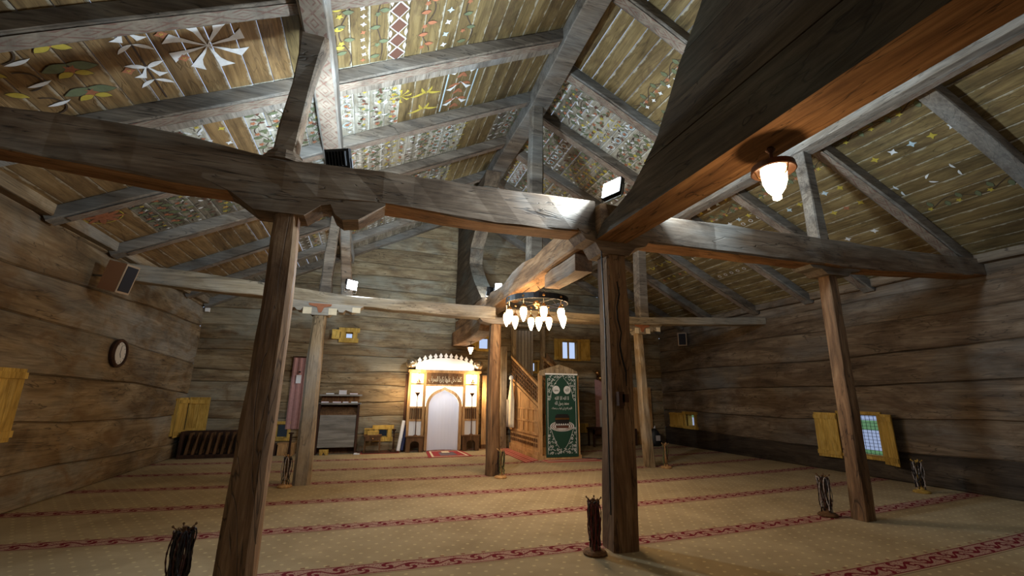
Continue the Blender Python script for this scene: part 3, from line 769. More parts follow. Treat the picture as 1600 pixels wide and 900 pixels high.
fLc = column(-.78, 7.25, .23, .19, 2.50, 'pale weathered column of the far row, beside the grey bookstand', M['postg'], 64, ch=.34)
fMc = column(2.03, 7.25, .22, .18, 2.50, 'pale brown column of the far row, between niche and pulpit', M['post'], 65, ch=.4)
fRc = column(5.06, 7.35, .17, .14, 2.56, 'pale slanting column of the far row, behind the centre column', M['postg'], 66, lean=(-.10, 0), ch=.3)
# pillow blocks as parts of their columns
def pillow(parent, prof, y, hw, mat, name='capital'):
    mb = MB(); mb.prism(prof, lambda a, b, d: (a, d, b), y-hw, y+hw); return mb.build(name, mat, parent)
pillow(cL, [(-1.30, 2.80), (-1.10, 2.72), (-.93, 2.60), (-.58, 2.60), (-.47, 2.70), (-.40, 2.72), (-.36, 2.64), (-.30, 2.60), (-.18, 2.62), (.02, 2.77), (.02, 2.82), (-1.3, 2.84)], 3.64, .125, M['beamX'])
pillow(cC, [(1.78, 2.80), (1.86, 2.70), (1.96, 2.68), (2.02, 2.58), (2.32, 2.58), (2.40, 2.67), (2.52, 2.70), (2.60, 2.80)], 3.63, .13, M['beamX'])
pillow(cR, [(4.76, 2.80), (4.84, 2.735), (4.98, 2.735), (5.06, 2.68), (5.40, 2.68), (5.46, 2.74), (5.58, 2.75), (5.66, 2.80)], 3.68, .12, M['beamX'])
def winged(parent, cx, y, z, s=1.):
    P_ = [(-.66, z+.10), (-.52, z-.0), (-.45, z-.03), (-.36, z+.0), (-.32, z-.04), (-.27, z-.04), (-.24, z+.01), (-.12, z-.10), (.12, z-.10), (.24, z+.01), (.27, z-.04), (.33, z-.04), (.36, z), (.45, z-.03), (.52, z), (.66, z+.10), (.66, z+.14), (-.66, z+.14)]
    c = pillow(parent, [(cx+a*s, b) for a, b in P_], y, .12, M['beamXg'])
    mb = MB()
    for a, b in ((-.58, -.46), (-.24, -.12), (.12, .24), (.46, .58)):
        za, zb = (z+.035, z-.035) if abs(a) > .3 and a < 0 else ((z-.0, z-.09) if a == -.24 else ((z-.09, z-.0) if a == .12 else (z-.035, z+.035)))
        mb.box(cx+a*s, cx+b*s, y-.128, y-.119, min(za, zb), max(za, zb)+.012)
    mb.build('pale_tooth', M['cream'], c)
    q = MB(); q.prism([(cx-.17, z+.075), (cx+.16, z+.075), (cx+.15, z+.045), (cx+.05, z+.02), (cx+.02, z-.06), (cx-.02, z-.06), (cx-.05, z+.02), (cx-.16, z+.045)], lambda a, b, d: (a, d, b), y-.135, y-.118)
    q.build('orange_paint', M['o_org'], c)
winged(fLc, -.78, 7.25, 2.51)
winged(fRc, 5.0, 7.35, 2.53, .7)
pillow(fMc, [(1.70, 2.55), (1.78, 2.47), (1.93, 2.44), (2.24, 2.44), (2.38, 2.47), (2.46, 2.55)], 7.25, .12, M['beamX'])
mb = MB(); p_ = [Vector((2.155+.02*sin(i*1.9)+(.035 if i > 5 else 0), 3.472, 2.3-i*.12)) for i in range(9)]
mb.tube(p_, [.006, .008, .007, .008, .006, .008, .009, .007, .004], 5); mb.build('long_crack', M['void'], cC)
mb = MB(); mb.box(2.135, 2.20, 3.44, 3.485, 1.20, 1.27); mb.box(2.10, 2.155, 3.44, 3.485, 1.17, 1.29); mb.build('socket_box', M['darkwood'], cC)
mb = MB(); mb.tube([(2.02, 3.50, 2.6), (2.02, 3.49, 1.9), (2.012, 3.49, 1.2), (2.0, 3.49, .3)], .007, 6); mb.build('cable', M['black'], cC)

# posts standing on the tie beams and the king post
def strut(name, lab, pts, w, mat, seed, foot=False):
    t = thing(name, lab, 'post', pts[0]); mb = MB(); secs = []
    for i, p in enumerate(pts):
        ww = w[i] if isinstance(w, (list, tuple)) else w
        secs.append((p, (ww/2, 0, 0), (0, ww/2, 0)))
    mb.beam(secs, seed=seed, jit=.005, ch=.2).build('shaft', mat, t)
    if foot:
        f = MB(); p = pts[0]; f.lathe([(.165, 0), (.17, .03), (.14, .06), (.13, .09), (.10, .10)], (p[0], p[1], p[2]), 14); f.build('collar', M['beamX'], t)
    return t
strut('roof_post', 'dark leaning post on the left near tie beam, holding the left purlin', [(-.80, 3.65, 3.05), (-.78, 3.65, 3.4), (-.74, 3.65, 3.8), (-.71, 3.65, 4.1), (-.69, 3.65, 4.32)], [.17, .16, .15, .18, .24], M['beamX'], 71, True)
strut('roof_post', 'square post on the right near tie beam, holding the right purlin', [(5.12, 3.65, 3.10), (5.12, 3.65, 3.7), (5.08, 3.65, 4.32)], [.16, .14, .15], M['rafter'], 72)
strut('roof_post', 'grey waisted post on the left far tie beam', [(-.74, 7.25, 2.74), (-.75, 7.25, 3.0), (-.74, 7.25, 3.4), (-.72, 7.25, 3.8), (-.68, 7.25, 4.32)], [.20, .15, .17, .14, .2], M['rafter'], 73)
strut('roof_brace', 'brown leaning brace beside the grey waisted post', [(-.42, 7.27, 2.74), (-.5, 7.27, 3.4), (-.60, 7.27, 4.32)], [.18, .16, .15], M['beamX'], 74)
strut('roof_post', 'grey post on the right far tie beam, behind the centre column', [(5.02, 7.25, 2.72), (5.03, 7.25, 3.4), (5.06, 7.25, 4.32)], [.2, .2, .2], M['rafter'], 75)
strut('king_post', 'tall grey king post rising from the middle beam to the ridge', [(2.19, 5.75, 3.08), (2.20, 5.75, 3.8), (2.21, 5.75, 4.6), (2.22, 5.75, 5.2), (2.24, 5.75, 5.80)], [.21, .19, .21, .19, .18], M['rafter'], 76)

# ================================================================== WINDOWS
def window_unit(name, mapfn, op, frame=.06, shutters=(), mull=0, bars=0, hbars=0, sill=True, trans=True, glassmat='glass'):
    a, b, c, d = op; root = struct_root(name)
    f = MB(); e = .03
    def bx(mb, s0, s1, z0, z1, d0, d1, m=0):
        mb.prism([(s0, z0), (s1, z0), (s1, z1), (s0, z1)], mapfn, d0, d1, m)
    bx(f, a-frame, a, c-frame, d+frame, -.02, .045); bx(f, b, b+frame, c-frame, d+frame, -.02, .045)
    bx(f, a-frame*1.5, b+frame*1.5, d, d+frame, -.02, .052); bx(f, a-frame*1.3, b+frame*1.3, c-frame, c, -.02, .052)
    bx(f, a, a+.015, c, d, -TH, -.02); bx(f, b-.015, b, c, d, -TH, -.02); bx(f, a, b, c, c+.015, -TH, -.02); bx(f, a, b, d-.015, d, -TH, -.02)
    f.build('window_frame', M['yellow'], root)
    p = MB(); bx(p, a+.005, b-.005, c+.005, d-.005, -.112, -.108); p.build('pane', M[glassmat], root)
    if mull:
        q = MB()
        for i in range(mull): s = a+(b-a)*(i+1)/(mull+1); bx(q, s-.022, s+.022, c, d, -.12, -.09)
        q.build('mullion', M['yellow'], root)
    if bars:
        for i in range(bars):
            q = MB(); s = a+(b-a)*(i+.5)/bars; bx(q, s-.0025, s+.0025, c, d, -.135, -.130); q.build('bar', M['iron'], root)
        for i in range(hbars):
            q = MB(); z = c+(d-c)*(i+.5)/hbars; bx(q, a, b, z-.0025, z+.0025, -.137, -.131); q.build('bar', M['iron'], root)
    for (s0, s1, z0, z1, tilt, npl) in shutters:      # open shutter boards lying on the wall; tilt = stand-off of the free end
        sh = MB(); k = 0
        hinge = s0 if abs(s0-(a+b)/2) < abs(s1-(a+b)/2) else s1; free = s1 if hinge == s0 else s0
        def dd(s): return .05+tilt*abs((s-hinge)/(free-hinge))
        root_sh = None
        for i in range(npl):
            p0, p1 = s0+(s1-s0)*i/npl+.002, s0+(s1-s0)*(i+1)/npl-.002; sh = MB(); n = len(sh.v)
            for s in (p0, p1):
                for z in (z0, z1):
                    for o_ in (0, .022): sh.v.append(tuple(mapfn(s, z, dd(s)+o_)))
            for q in ((0,1,3,2),(4,6,7,5),(0,4,5,1),(2,3,7,6),(1,5,7,3),(0,2,6,4)): sh.face(q)
            ob = sh.build('shutter' if root_sh is None else 'board', M['yellow'], root if root_sh is None else root_sh)
            if root_sh is None: root_sh = ob
        for z in (z0+.06*(z1-z0), z0+.86*(z1-z0)):
            sh = MB(); hh = (z1-z0)*.09
            for s in (s0, s1):
                for zz in (z, z+hh):
                    for o_ in (.0225, .042): sh.v.append(tuple(mapfn(s, zz, dd(s)+o_)))
            for q in ((0,1,3,2),(4,6,7,5),(0,4,5,1),(2,3,7,6),(1,5,7,3),(0,2,6,4)): sh.face(q)
            sh.build('batten', M['yellow'], root_sh)
    return root
window_unit('window_1', fR, OPR[0], .05, [(5.90, 6.28, .24, 1.0, .05, 2), (4.93, 5.22, .24, 1.01, .14, 3)], bars=9, hbars=12)
window_unit('window_2', fR, OPR[1], .07, [(10.0, 10.5, .46, .84, .02, 2)])
window_unit('window_3', fL, OPL[0], .05, [(10.26, 10.74, .40, 1.14, .01, 3)])
window_unit('window_4', fL, OPL[1], .05, [(5.50, 6.03, .74, 1.47, .01, 3)])
window_unit('window_5', fF, OPF[0], .10, [(-.87, -.70, 2.47, 2.69, .02, 2)])
window_unit('window_6', fF, OPF[1], .06, [(2.32, 2.55, 2.36, 2.74, .02, 2)])
window_unit('window_7', fF, OPF[2], .05, [(4.66, 4.86, 2.18, 2.74, .04, 2), (5.46, 5.72, 2.18, 2.76, .04, 2)], mull=1)
window_unit('window_8', fF, OPF[3], .09, [(.02, .22, .34, .50, .02, 2)], glassmat='glassd')
window_unit('window_9', fF, OPF[4], .06, glassmat='glassd')
window_unit('window_10', fF, OPF[5], .05, [(4.26, 4.44, 1.84, 2.12, .02, 2)])
# yellow shutter of window 3 swung against the far wall
sw = struct_root('window_11'); mb = MB(); mb.box(-3.42, -3.24, YF-.09, YF-.065, .42, 1.15); s_ = mb.build('shutter', M['yellow'], sw)
mb = MB(); mb.box(-3.235, -3.06, YF-.09, YF-.065, .42, 1.15); mb.build('board', M['yellow'], s_)
for z in (.46, 1.02): mb = MB(); mb.box(-3.42, -3.06, YF-.11, YF-.0905, z, z+.08); mb.build('batten', M['yellow'], s_)
mb = MB(); mb.box(5.39, 5.62, YF-.06, YF-.03, .32, .55); a_ = mb.build('window_12', M['yellow']); a_['kind'] = 'structure'
for x in (5.40, 5.515): mb = MB(); mb.box(x, x+.1, YF-.075, YF-.0605, .34, .53); mb.build('board', M['yellow'], a_)
# ================================================================== LIGHT FIXTURES
def floodlight(name, lab, loc, d, W, col, size=(.2, .15), es=True):
    t = thing(name, lab, 'floodlight', loc); d = Vector(d).normalized(); r = d.cross(Vector((0, 0, 1))).normalized(); u = r.cross(d); c = Vector(loc)
    mb = MB(); mb.obox(c-d*.03, r*(size[0]/2+.012), u*(size[1]/2+.012), d*.025)
    h = mb.build('housing', M['black'], t)
    mb = MB()
    for i in range(7): mb.obox(c-d*.07+r*((i-3)*size[0]/7), r*.004, u*size[1]*.42, d*.018)
    mb.build('cooling_fins', M['black'], t)
    mb = MB(); mb.obox(c-d*.001, r*size[0]/2, u*size[1]/2, d*.004); mb.build('led_panel', M['led'], t)
    mb = MB(); lo = c-d*.03-u*(size[1]/2+.05)
    for s in (-1, 1): mb.tube([c-d*.03+r*s*(size[0]/2+.02), lo+r*s*(size[0]/2+.02)], .008, 6)
    mb.tube([lo-r*(size[0]/2+.02), lo+r*(size[0]/2+.02)], .008, 6); mb.build('bracket', M['steel'], t)
    lamp('AREA', 'flood_light', c+d*.02, W, col, size[0], size[1], d, parent=t, spread=radians(150))
    return t
floodlight('floodlight', 'bright floodlight at the corner of centre column and near tie beam', (2.07, 3.36, 3.20), (-.84, -.30, .22), FLOOD_W*.8, COOL)
floodlight('floodlight', 'black floodlight seen from behind, on the left near tie beam', (-.38, 3.66, 3.20), (.36, .80, .42), FLOOD_W*.7, COOL, (.19, .14))
floodlight('floodlight', 'bright floodlight on the left far tie beam', (-.36, 7.18, 2.93), (.55, -.75, -.1), FLOOD_W*.30, COOL, (.17, .14))
floodlight('floodlight', 'bright floodlight above the middle far column', (2.00, 7.55, 3.10), (-.35, .80, .25), FLOOD_W*.42, COOL, (.14, .14))
floodlight('floodlight', 'bright floodlight facing the camera from the far middle beam', (2.10, 7.32, 3.13), (-.25, -.95, .05), FLOOD_W*.15, COOL, (.11, .15))
floodlight('floodlight', 'floodlight facing the right slope, hidden behind the log console', (2.46, 3.34, 3.27), (.86, -.12, .30), FLOOD_W*.42, COOL)
# added fill lamps, unseen behind the camera, brightening the near half of the room
floodlight('floodlight', 'added unseen fill floodlight high on the back wall behind the camera, left side', (-2.2, -.55, 3.0), (.15, .9, .25), FILL_W, COOL)
floodlight('floodlight', 'added unseen fill floodlight high on the back wall behind the camera, right side', (6.2, -.55, 3.0), (.05, .9, .25), FILL_W, (.9, .93, 1.0))

# hanging cup lamp under the log console
def cup_lamp(name, lab, loc, s, W, drop=.0):
    t = thing(name, lab, 'lamp', loc); x, y, z = loc
    mb = MB(); mb.lathe([(.02*s, 0), (.035*s, -.02*s), (.012*s, -.05*s), (.012*s, -.10*s-drop), (.03*s, -.12*s-drop)], loc, 12); mb.build('stem', M['bronze'], t)
    zb = z-.12*s-drop
    mb = MB(); mb.lathe([(.03*s, .02*s), (.08*s, .0), (.142*s, -.03*s), (.15*s, -.075*s), (.142*s, -.08*s), (.10*s, -.05*s), (.03*s, -.03*s)], (x, y, zb), 28); mb.build('saucer', M['bronze'], t, smooth=False)
    mb = MB(); mb.lathe([(.02*s, -.045*s), (.084*s, -.05*s), (.086*s, -.09*s), (.08*s, -.16*s), (.06*s, -.22*s), (.035*s, -.255*s), (.022*s, -.262*s), (.030*s, -.275*s), (.028*s, -.295*s), (.01*s, -.305*s)], (x, y, zb), 24); mb.build('glass_cup', M['cup'], t, smooth=True)
    for k in range(3):
        a = k*2*pi/3+.5; mb = MB(); mb.tube([(x+.13*s*cos(a), y+.13*s*sin(a), zb-.055*s), (x+.105*s*cos(a), y+.105*s*sin(a), zb-.12*s), (x+.088*s*cos(a), y+.088*s*sin(a), zb-.13*s)], .006*s, 6); mb.build('prong', M['brass'], t)
    lamp('POINT', 'cup_light', (x, y, zb-.36*s), W, WARM, .06*s, parent=t)
    return t
cup_lamp('ceiling_lamp', 'bronze saucer lamp with glowing glass cup hanging under the log console', (2.17, 1.74, 2.70), .80, LAMP_W)
cup_lamp('ceiling_lamp', 'small warm cup lamp hanging under the bracket beam before the prayer niche', (2.10, 9.45, 2.405), .62, 5.0, .02)

# ring chandelier
ct = thing('chandelier', 'black iron ring chandelier with ten glowing glass lamps under the middle beam', 'chandelier', (2.22, 5.72, 2.5))
mb = MB(); Rr = .44; cx, cy, cz = 2.22, 5.72, 2.56
mb.rings([[(cx+(Rr+dx)*cos(2*pi*k/40), cy+(Rr+dx)*sin(2*pi*k/40), cz+dz) for dx, dz in ((-.007, -.04), (.007, -.04), (.007, .04), (-.007, .04))] for k in range(41)], cap=False)
mb.build('ring', M['iron'], ct)
for k in range(3):
    a = k*2*pi/3+.4; mb = MB(); mb.tube([(cx+Rr*cos(a), cy+Rr*sin(a), cz), (cx+.10*cos(a), cy+.05*sin(a), 2.78)], .005, 6); mb.build('rod', M['iron'], ct)
mb = MB()
for k in range(2):
    a = k*pi/2+.3; mb.tube([(cx-Rr*cos(a), cy-Rr*sin(a), cz-.02), (cx+Rr*cos(a), cy+Rr*sin(a), cz-.02)], .008, 6)
mb.build('cross_bar', M['iron'], ct)
mb = MB(); mb.lathe([(.0, .05), (.05, .03), (.06, 0), (.04, -.03), (.015, -.05), (.02, -.07), (.0, -.08)], (cx, cy, cz-.03), 14); mb.build('hub', M['brass'], ct, smooth=True)
for k in range(10):
    a = 2*pi*k/10+.15; x, y = cx+Rr*cos(a), cy+Rr*sin(a); z = cz-.03
    if k == 9: x, y = cx+.02, cy-.02; z = cz-.10
    mb = MB(); mb.tube([(x, y, z), (x, y, z-.10)], .006, 6); mb.lathe([(.015, 0), (.022, -.02), (.012, -.03)], (x, y, z+.045), 8)
    mb.lathe([(.012, 0), (.038, -.035), (.044, -.05)], (x, y, z-.08), 10)
    hg = mb.build('lamp_hanger', M['brass'], ct)
    mb = MB(); mb.lathe([(.030, -.13), (.046, -.15), (.050, -.18), (.046, -.22), (.032, -.27), (.014, -.31), (.004, -.325)], (x, y, z), 12); mb.build('glass_lamp', M['bulb'], hg, smooth=True)
    if k % 2 == 0: lamp('POINT', 'chandelier_light', (x, y, z-.36), CHAND_W, WARM, .04, parent=ct)

# ================================================================== PRAYER NICHE (mihrab)
mt = thing('prayer_niche', 'lit wooden prayer niche with white arch against the far wall', 'prayer niche', (1.75, 10.6, 0))
MX = 1.745; YM = 10.50
def Q(a, b, d): return (MX+a, YM+d, b)         # d>0 towards the wall
def pb(mb, x0, x1, z0, z1, d0, d1, m=0): return mb.box(MX+x0, MX+x1, YM+d0, YM+d1, z0, z1, m)
for s in (-1, 1):
    mb = MB(); pb(mb, s*.83, s*.78, .33, 1.76, 0, .30); mb.build('outer_post', M['joinery'], mt)
    mb = MB(); pb(mb, s*.50, s*.44, .33, 1.76, 0, .12); mb.build('inner_post', M['joinery'], mt)
    for (z0, z1) in ((1.51, 1.72), (.98, 1.47)):
        mb = MB(); pb(mb, s*.778, s*.502, z0, z1, .045, .06); mb.build('backlit_panel', M['panel'], mt)
    mb = MB(); pb(mb, s*.778, s*.502, .34, .66, .045, .06); mb.build('white_panel', M['white'], mt)
    for za, zb in ((1.47, 1.51), (1.72, 1.76), (.94, .98), (.66, .70)): mb = MB(); pb(mb, s*.778, s*.502, za, zb, .02, .08); mb.build('rail', M['joinery'], mt)
    for k in range(6): mb = MB(); xx = .515+k*.048; pb(mb, s*xx, s*(xx+.022), .70, .94, .03, .06); mb.build('slat', M['joineryd'], mt)
    mb = MB(); pb(mb, s*.778, s*.502, .70, .94, .065, .075); mb.build('backing', M['joinery'], mt)
    mb = MB()                                    # box with an arched opening
    arch = [(.10*cos(pi*i/8), .16+.08*sin(pi*i/8)) for i in range(9)]
    prof = [(-.19, 0), (-.19, .33), (.19, .33), (.19, 0), (.10, 0)] + arch + [(-.10, 0)]
    c0 = s*.64
    for i in range(8):
        (a, b), (c, d) = arch[i], arch[i+1]; mb.prism([(c0+a, b), (c0+c, d), (c0+c, .33), (c0+a, .33)], Q, -.12, .05)
    pb(mb, c0-.19, c0-.10, 0, .33, -.12, .05); pb(mb, c0+.10, c0+.19, 0, .33, -.12, .05); pb(mb, c0-.21, c0+.21, .32, .345, -.14, .06)
    mb.build('base_box', M['joineryd'], mt)
    # candlestick lamp and bell sconce in front of the lit panels
    mb = MB(); X = c0+.01; mb.lathe([(.05, 0), (.045, .015), (.012, .03), (.009, .30), (.012, .32), (.009, .34), (.009, .86), (.02, .88), (.065, .945), (.06, .95), (.0, .93)], (MX+X, YM-.05, .345), 12)
    tag(mb.build('candlestick', M['bronze'], None, smooth=False), 'tall thin metal candlestick on the %s base box of the prayer niche' % ('left' if s < 0 else 'right'), 'candlestick')
    mb = MB(); mb.tube([(MX+c0+.02, YM+.05, 1.74), (MX+c0+.02, YM-.04, 1.72), (MX+c0+.02, YM-.04, 1.62)], .007, 6); mb.lathe([(.0, 0), (.014, -.01), (.022, -.05), (.05, -.10), (.045, -.105), (.0, -.09)], (MX+c0+.02, YM-.04, 1.62), 12)
    mb.build('bell_sconce', M['bronze'], mt)
mb = MB(); pb(mb, -.44, .44, 1.48, 1.74, .0, .10); mb.build('inscription_board', M['joineryd'], mt)
mb = MB(); pb(mb, -.86, .86, 1.76, 1.81, -.05, .31); pb(mb, -.84, .84, 1.745, 1.76, -.02, .2); mb.build('cornice', M['joinery'], mt)
mb = MB()
for z in (1.44,): pb(mb, -.44, .44, z, 1.48, -.01, .1)
mb.build('rail', M['joinery'], mt)
# spandrel panel with arch opening + ogee moulding
AW, ZS, ZT = .36, .98, 1.36
def arch_pt(w, zs, zt, i, n):
    a = pi*i/n; x = -w*cos(a); z = zs+(zt-zs-.04)*sin(a)+(.04*(1-min(1, abs(x)/.08)) if abs(x) < .08 else 0); return (x, z)
mb = MB(); N = 20
for i in range(N):
    (a, b), (c, d) = arch_pt(AW, ZS, ZT, i, N), arch_pt(AW, ZS, ZT, i+1, N)
    mb.prism([(a, b), (c, d), (c, 1.44), (a, 1.44)], Q, .05, .08)
pb(mb, -.44, -AW, ZS, 1.44, .05, .08); pb(mb, AW, .44, ZS, 1.44, .05, .08); mb.build('spandrel', M['panel'], mt)
mb = MB()
for i in range(N):
    (a, b), (c, d) = arch_pt(AW, ZS, ZT, i, N), arch_pt(AW, ZS, ZT, i+1, N); (e, f), (g_, h) = arch_pt(AW+.06, ZS, ZT+.065, i, N), arch_pt(AW+.06, ZS, ZT+.065, i+1, N)
    mb.prism([(a, b), (c, d), (g_, h), (e, f)], Q, -.02, .05)
for s in (-1, 1): pb(mb, s*AW, s*(AW+.06), .02, ZS, -.02, .05)
mb.build('arch_moulding', M['joinery'], mt)
mb = MB(); NB = 14; zz = [0, ZS]                 # the curved white recess
for j in range(NB):
    t0, t1 = pi*j/NB, pi*(j+1)/NB
    x0, x1 = -AW*cos(t0), -AW*cos(t1); y0, y1 = YM+.06+.24*sin(t0), YM+.06+.24*sin(t1)
    def ztop(x): u = min(1, abs(x)/AW); return ZS+(ZT-ZS)*sqrt(max(0, 1-u*u))
    mb.quad([(MX+x0, y0, 0), (MX+x1, y1, 0), (MX+x1, y1, ztop(x1)), (MX+x0, y0, ztop(x0))])
    mb.quad([(MX+x0, y0, ztop(x0)), (MX+x1, y1, ztop(x1)), (MX+x1, YM+.05, ztop(x1)), (MX+x0, YM+.05, ztop(x0))])
mb.build('white_recess', M['niche'], mt)
# crest with palmette teeth
mb = MB(); cp = []
for i in range(17):
    x = -.70+1.4*i/16; cp.append((x, 1.85+.29*sqrt(max(0, 1-(x/.78)**2))-.04))
mb.prism([(-.70, 1.81)] + cp + [(.70, 1.81)], Q, .02, .05); mb.build('crest', M['white'], mt)
for i in range(11):
    x = -.62+1.24*i/10; z = 1.80+.29*sqrt(max(0, 1-(x/.78)**2)); mb = MB()
    mb.prism([(x-.045, z-.01), (x-.024, z+.03), (x-.05, z+.058), (x-.028, z+.085), (x, z+.13), (x+.028, z+.085), (x+.05, z+.058), (x+.024, z+.03), (x+.045, z-.01)], Q, .022, .048); mb.build('palmette', M['white'], mt)
for s in (-1, 1):
    t = thing('globe_lamp', 'round brass globe lamp on the %s end of the niche cornice' % ('left' if s < 0 else 'right'), 'lamp', (MX+s*.80, YM+.05, 1.81), 'globe lamps of the prayer niche')
    mb = MB(); mb.lathe([(.06, 0), (.05, .02)] , (MX+s*.80, YM+.05, 1.812), 12); mb.build('foot', M['bronze'], t)
    mb = MB(); mb.lathe([(.125*sin(pi*k/12)+.001, .135-.125*cos(pi*k/12)) for k in range(13)], (MX+s*.80, YM+.05, 1.825), 20); mb.build('globe', M['globe'], t, smooth=True)
for s in (-1, 1):
    lamp('POINT', 'niche_light', (MX+s*.66, YM-.16, 1.66), MIH_W, (1., .72, .40), .05)
    lamp('POINT', 'niche_light', (MX+s*1.0, YM-.05, 1.3), MIH_W*1.2, (1., .72, .40), .05)
lamp('AREA', 'niche_strip', (MX, YM-.06, 1.83), 1.8, (.95, .95, 1.), 1.3, .04, (0, .35, 1))
lamp('POINT', 'recess_light', (MX, YM-.25, 1.25), 4.5, (.86, .9, 1.), .05)

# ---- writing: Arabic script from presentation forms
JOIN = {'ا': (0xFE8D, 0), 'ب': (0xFE8F, 1), 'ت': (0xFE95, 1), 'ج': (0xFE9D, 1), 'ح': (0xFEA1, 1), 'د': (0xFEA9, 0), 'ذ': (0xFEAB, 0), 'ر': (0xFEAD, 0), 'ز': (0xFEAF, 0), 'س': (0xFEB1, 1),
        'ش': (0xFEB5, 1), 'ع': (0xFEC9, 1), 'ف': (0xFED1, 1), 'ك': (0xFED9, 1), 'ل': (0xFEDD, 1), 'م': (0xFEE1, 1), 'ن': (0xFEE5, 1), 'ه': (0xFEE9, 1), 'و': (0xFEED, 0), 'ي': (0xFEF1, 1), 'خ': (0xFEA5, 1), 'ط': (0xFEC1, 1)}
def shape(txt):
    out = []
    for w in txt.split(' '):
        ws = []; prev = False
        for i, c in enumerate(w):
            base, j = JOIN[c]; nxt = j and i < len(w)-1
            if j: form = 3 if (prev and nxt) else (1 if prev else (2 if nxt else 0))
            else: form = 1 if prev else 0
            ws.append(chr(base+form)); prev = bool(nxt)
        out.append(''.join(reversed(ws)))
    return ' '.join(reversed(out))
def text(s, loc, size, mat, parent, name='inscription', ext=.003, width=None):
    c = bpy.data.curves.new(name, 'FONT'); c.body = s; c.size = size; c.align_x = 'CENTER'; c.align_y = 'CENTER'; c.extrude = ext; c.materials.append(mat)
    o = bpy.data.objects.new(name, c); COL.objects.link(o); o.rotation_euler = (pi/2, 0, 0); o.location = loc
    bpy.context.view_layer.update()
    if width and o.dimensions.x > 0: k = width/o.dimensions.x; o.scale = (k, 1, 1)
    bpy.context.view_layer.update(); dg = bpy.context.evaluated_depsgraph_get()
    me = bpy.data.meshes.new_from_object(o.evaluated_get(dg)); q = bpy.data.objects.new(name, me); COL.objects.link(q); q.matrix_world = o.matrix_world.copy(); sc_ = tuple(o.scale)
    me.materials.clear(); me.materials.append(mat); bpy.data.objects.remove(o); q.rotation_euler = (pi/2, 0, 0); q.scale = sc_; q.location = loc
    if parent: q.parent = parent; q.location = Vector(loc)-parent.location
    return q
text(shape('كلما دخل عليها زكريا المحراب'), (MX, YM-.006, 1.60), .17, M['cream'], mt, width=.78)

# ================================================================== PULPIT (minbar)
pt = thing('pulpit', 'wooden stepped pulpit with lattice rail and a green banner on its front', 'pulpit', (3.87, 9.7, 0))
XP0, XP1, YA, YB = 3.42, 4.30, 8.74, 10.62
PY = lambda a, b, d: (d, a, b)
for nm, xa, xb in (('side_panel', XP0, XP0+.03), ('side_panel', XP1-.03, XP1)):
    mb = MB(); mb.prism([(YA, .06), (YB, .06), (YB, 1.58), (YA, .98)][:0] or [(YA, .06), (YB, .06), (YB, 1.62), (YA, .99)], PY, xa, xb); sp_ = mb.build(nm, M['joinery'], pt)
    out = -1 if xa == XP0 else 1; xs = xa if out < 0 else xb
    def strip(y0, y1, z0, z1, nm2='rail', proud=.018, mat='joinery'):
        m_ = MB(); m_.box(xs-.001*out, xs+out*proud, y0, y1, z0, z1); m_.build(nm2, M[mat], pt)
    strip(YA, YB, .06, .14, proud=.035); strip(YA, YB, .45, .50, proud=.03); strip(YA, YB, .70, .74); strip(YA, YB, .95, .99)
    for y in [YA+.0+i*(YB-YA-.05)/6 for i in range(7)]: strip(y, y+.045, .74, .95, 'stile')
    for y in [YA+i*(YB-YA-.05)/6 for i in range(7)]: strip(y, y+.04, .50, .70, 'stile')
    for y in (YA+.55, YA+1.15, YA+1.6): strip(y, y+.02, .99, .99+(y-YA)*.30, 'stile', .01)
    for z in (.22, .32):                        # turned baluster rows in the lower field
        for k in range(14): m_ = MB(); yy = YA+.08+k*.13; m_.box(xs-.001*out, xs+out*.02, yy, yy+.06, z, z+.06); m_.build('baluster', M['joineryd'], pt)
    # sloping rail with lattice
    def rl(y): return 1.04+(y-YA)*.345*1.0
    lo = lambda y: 1.02+(y-YA)*(1.66-1.02)/(YB-YA); hi = lambda y: 1.42+(y-YA)*(2.18-1.42)/(YB-YA)
    for f0, w in ((lo, .06), (hi, .06)):
        m_ = MB(); m_.prism([(YA, f0(YA)), (YB, f0(YB)), (YB, f0(YB)+w), (YA, f0(YA)+w)], PY, xa-.012, xb+.012); m_.build('sloping_rail', M['joinery'], pt)
    n = 15
    for k in range(1, n):
        y = YA+(YB-YA)*k/n; m_ = MB(); m_.obox(((xa+xb)/2, y, (lo(y)+hi(y))/2+.03), (.008, 0, 0), (0, .016, 0), (0, 0, (hi(y)-lo(y))/2-.03)); m_.build('lattice_bar', M['joineryd'], pt)
    for k in range(1, 5):
        f = k/5; m_ = MB(); z0 = lo(YA)+.03+(hi(YA)-lo(YA))*f; z1 = lo(YB)+.03+(hi(YB)-lo(YB))*f
        m_.prism([(YA, z0-.012), (YB, z1-.012), (YB, z1+.012), (YA, z0+.012)], PY, (xa+xb)/2-.012, (xa+xb)/2+.012); m_.build('lattice_bar', M['joineryd'], pt)
for k in range(7):
    y0 = YA+.12+k*.24; m_ = MB(); m_.box(XP0+.032, XP1-.032, y0, y0+.26, .0, .22*(k+1)*.95); m_.build('step', M['joinery'], pt)
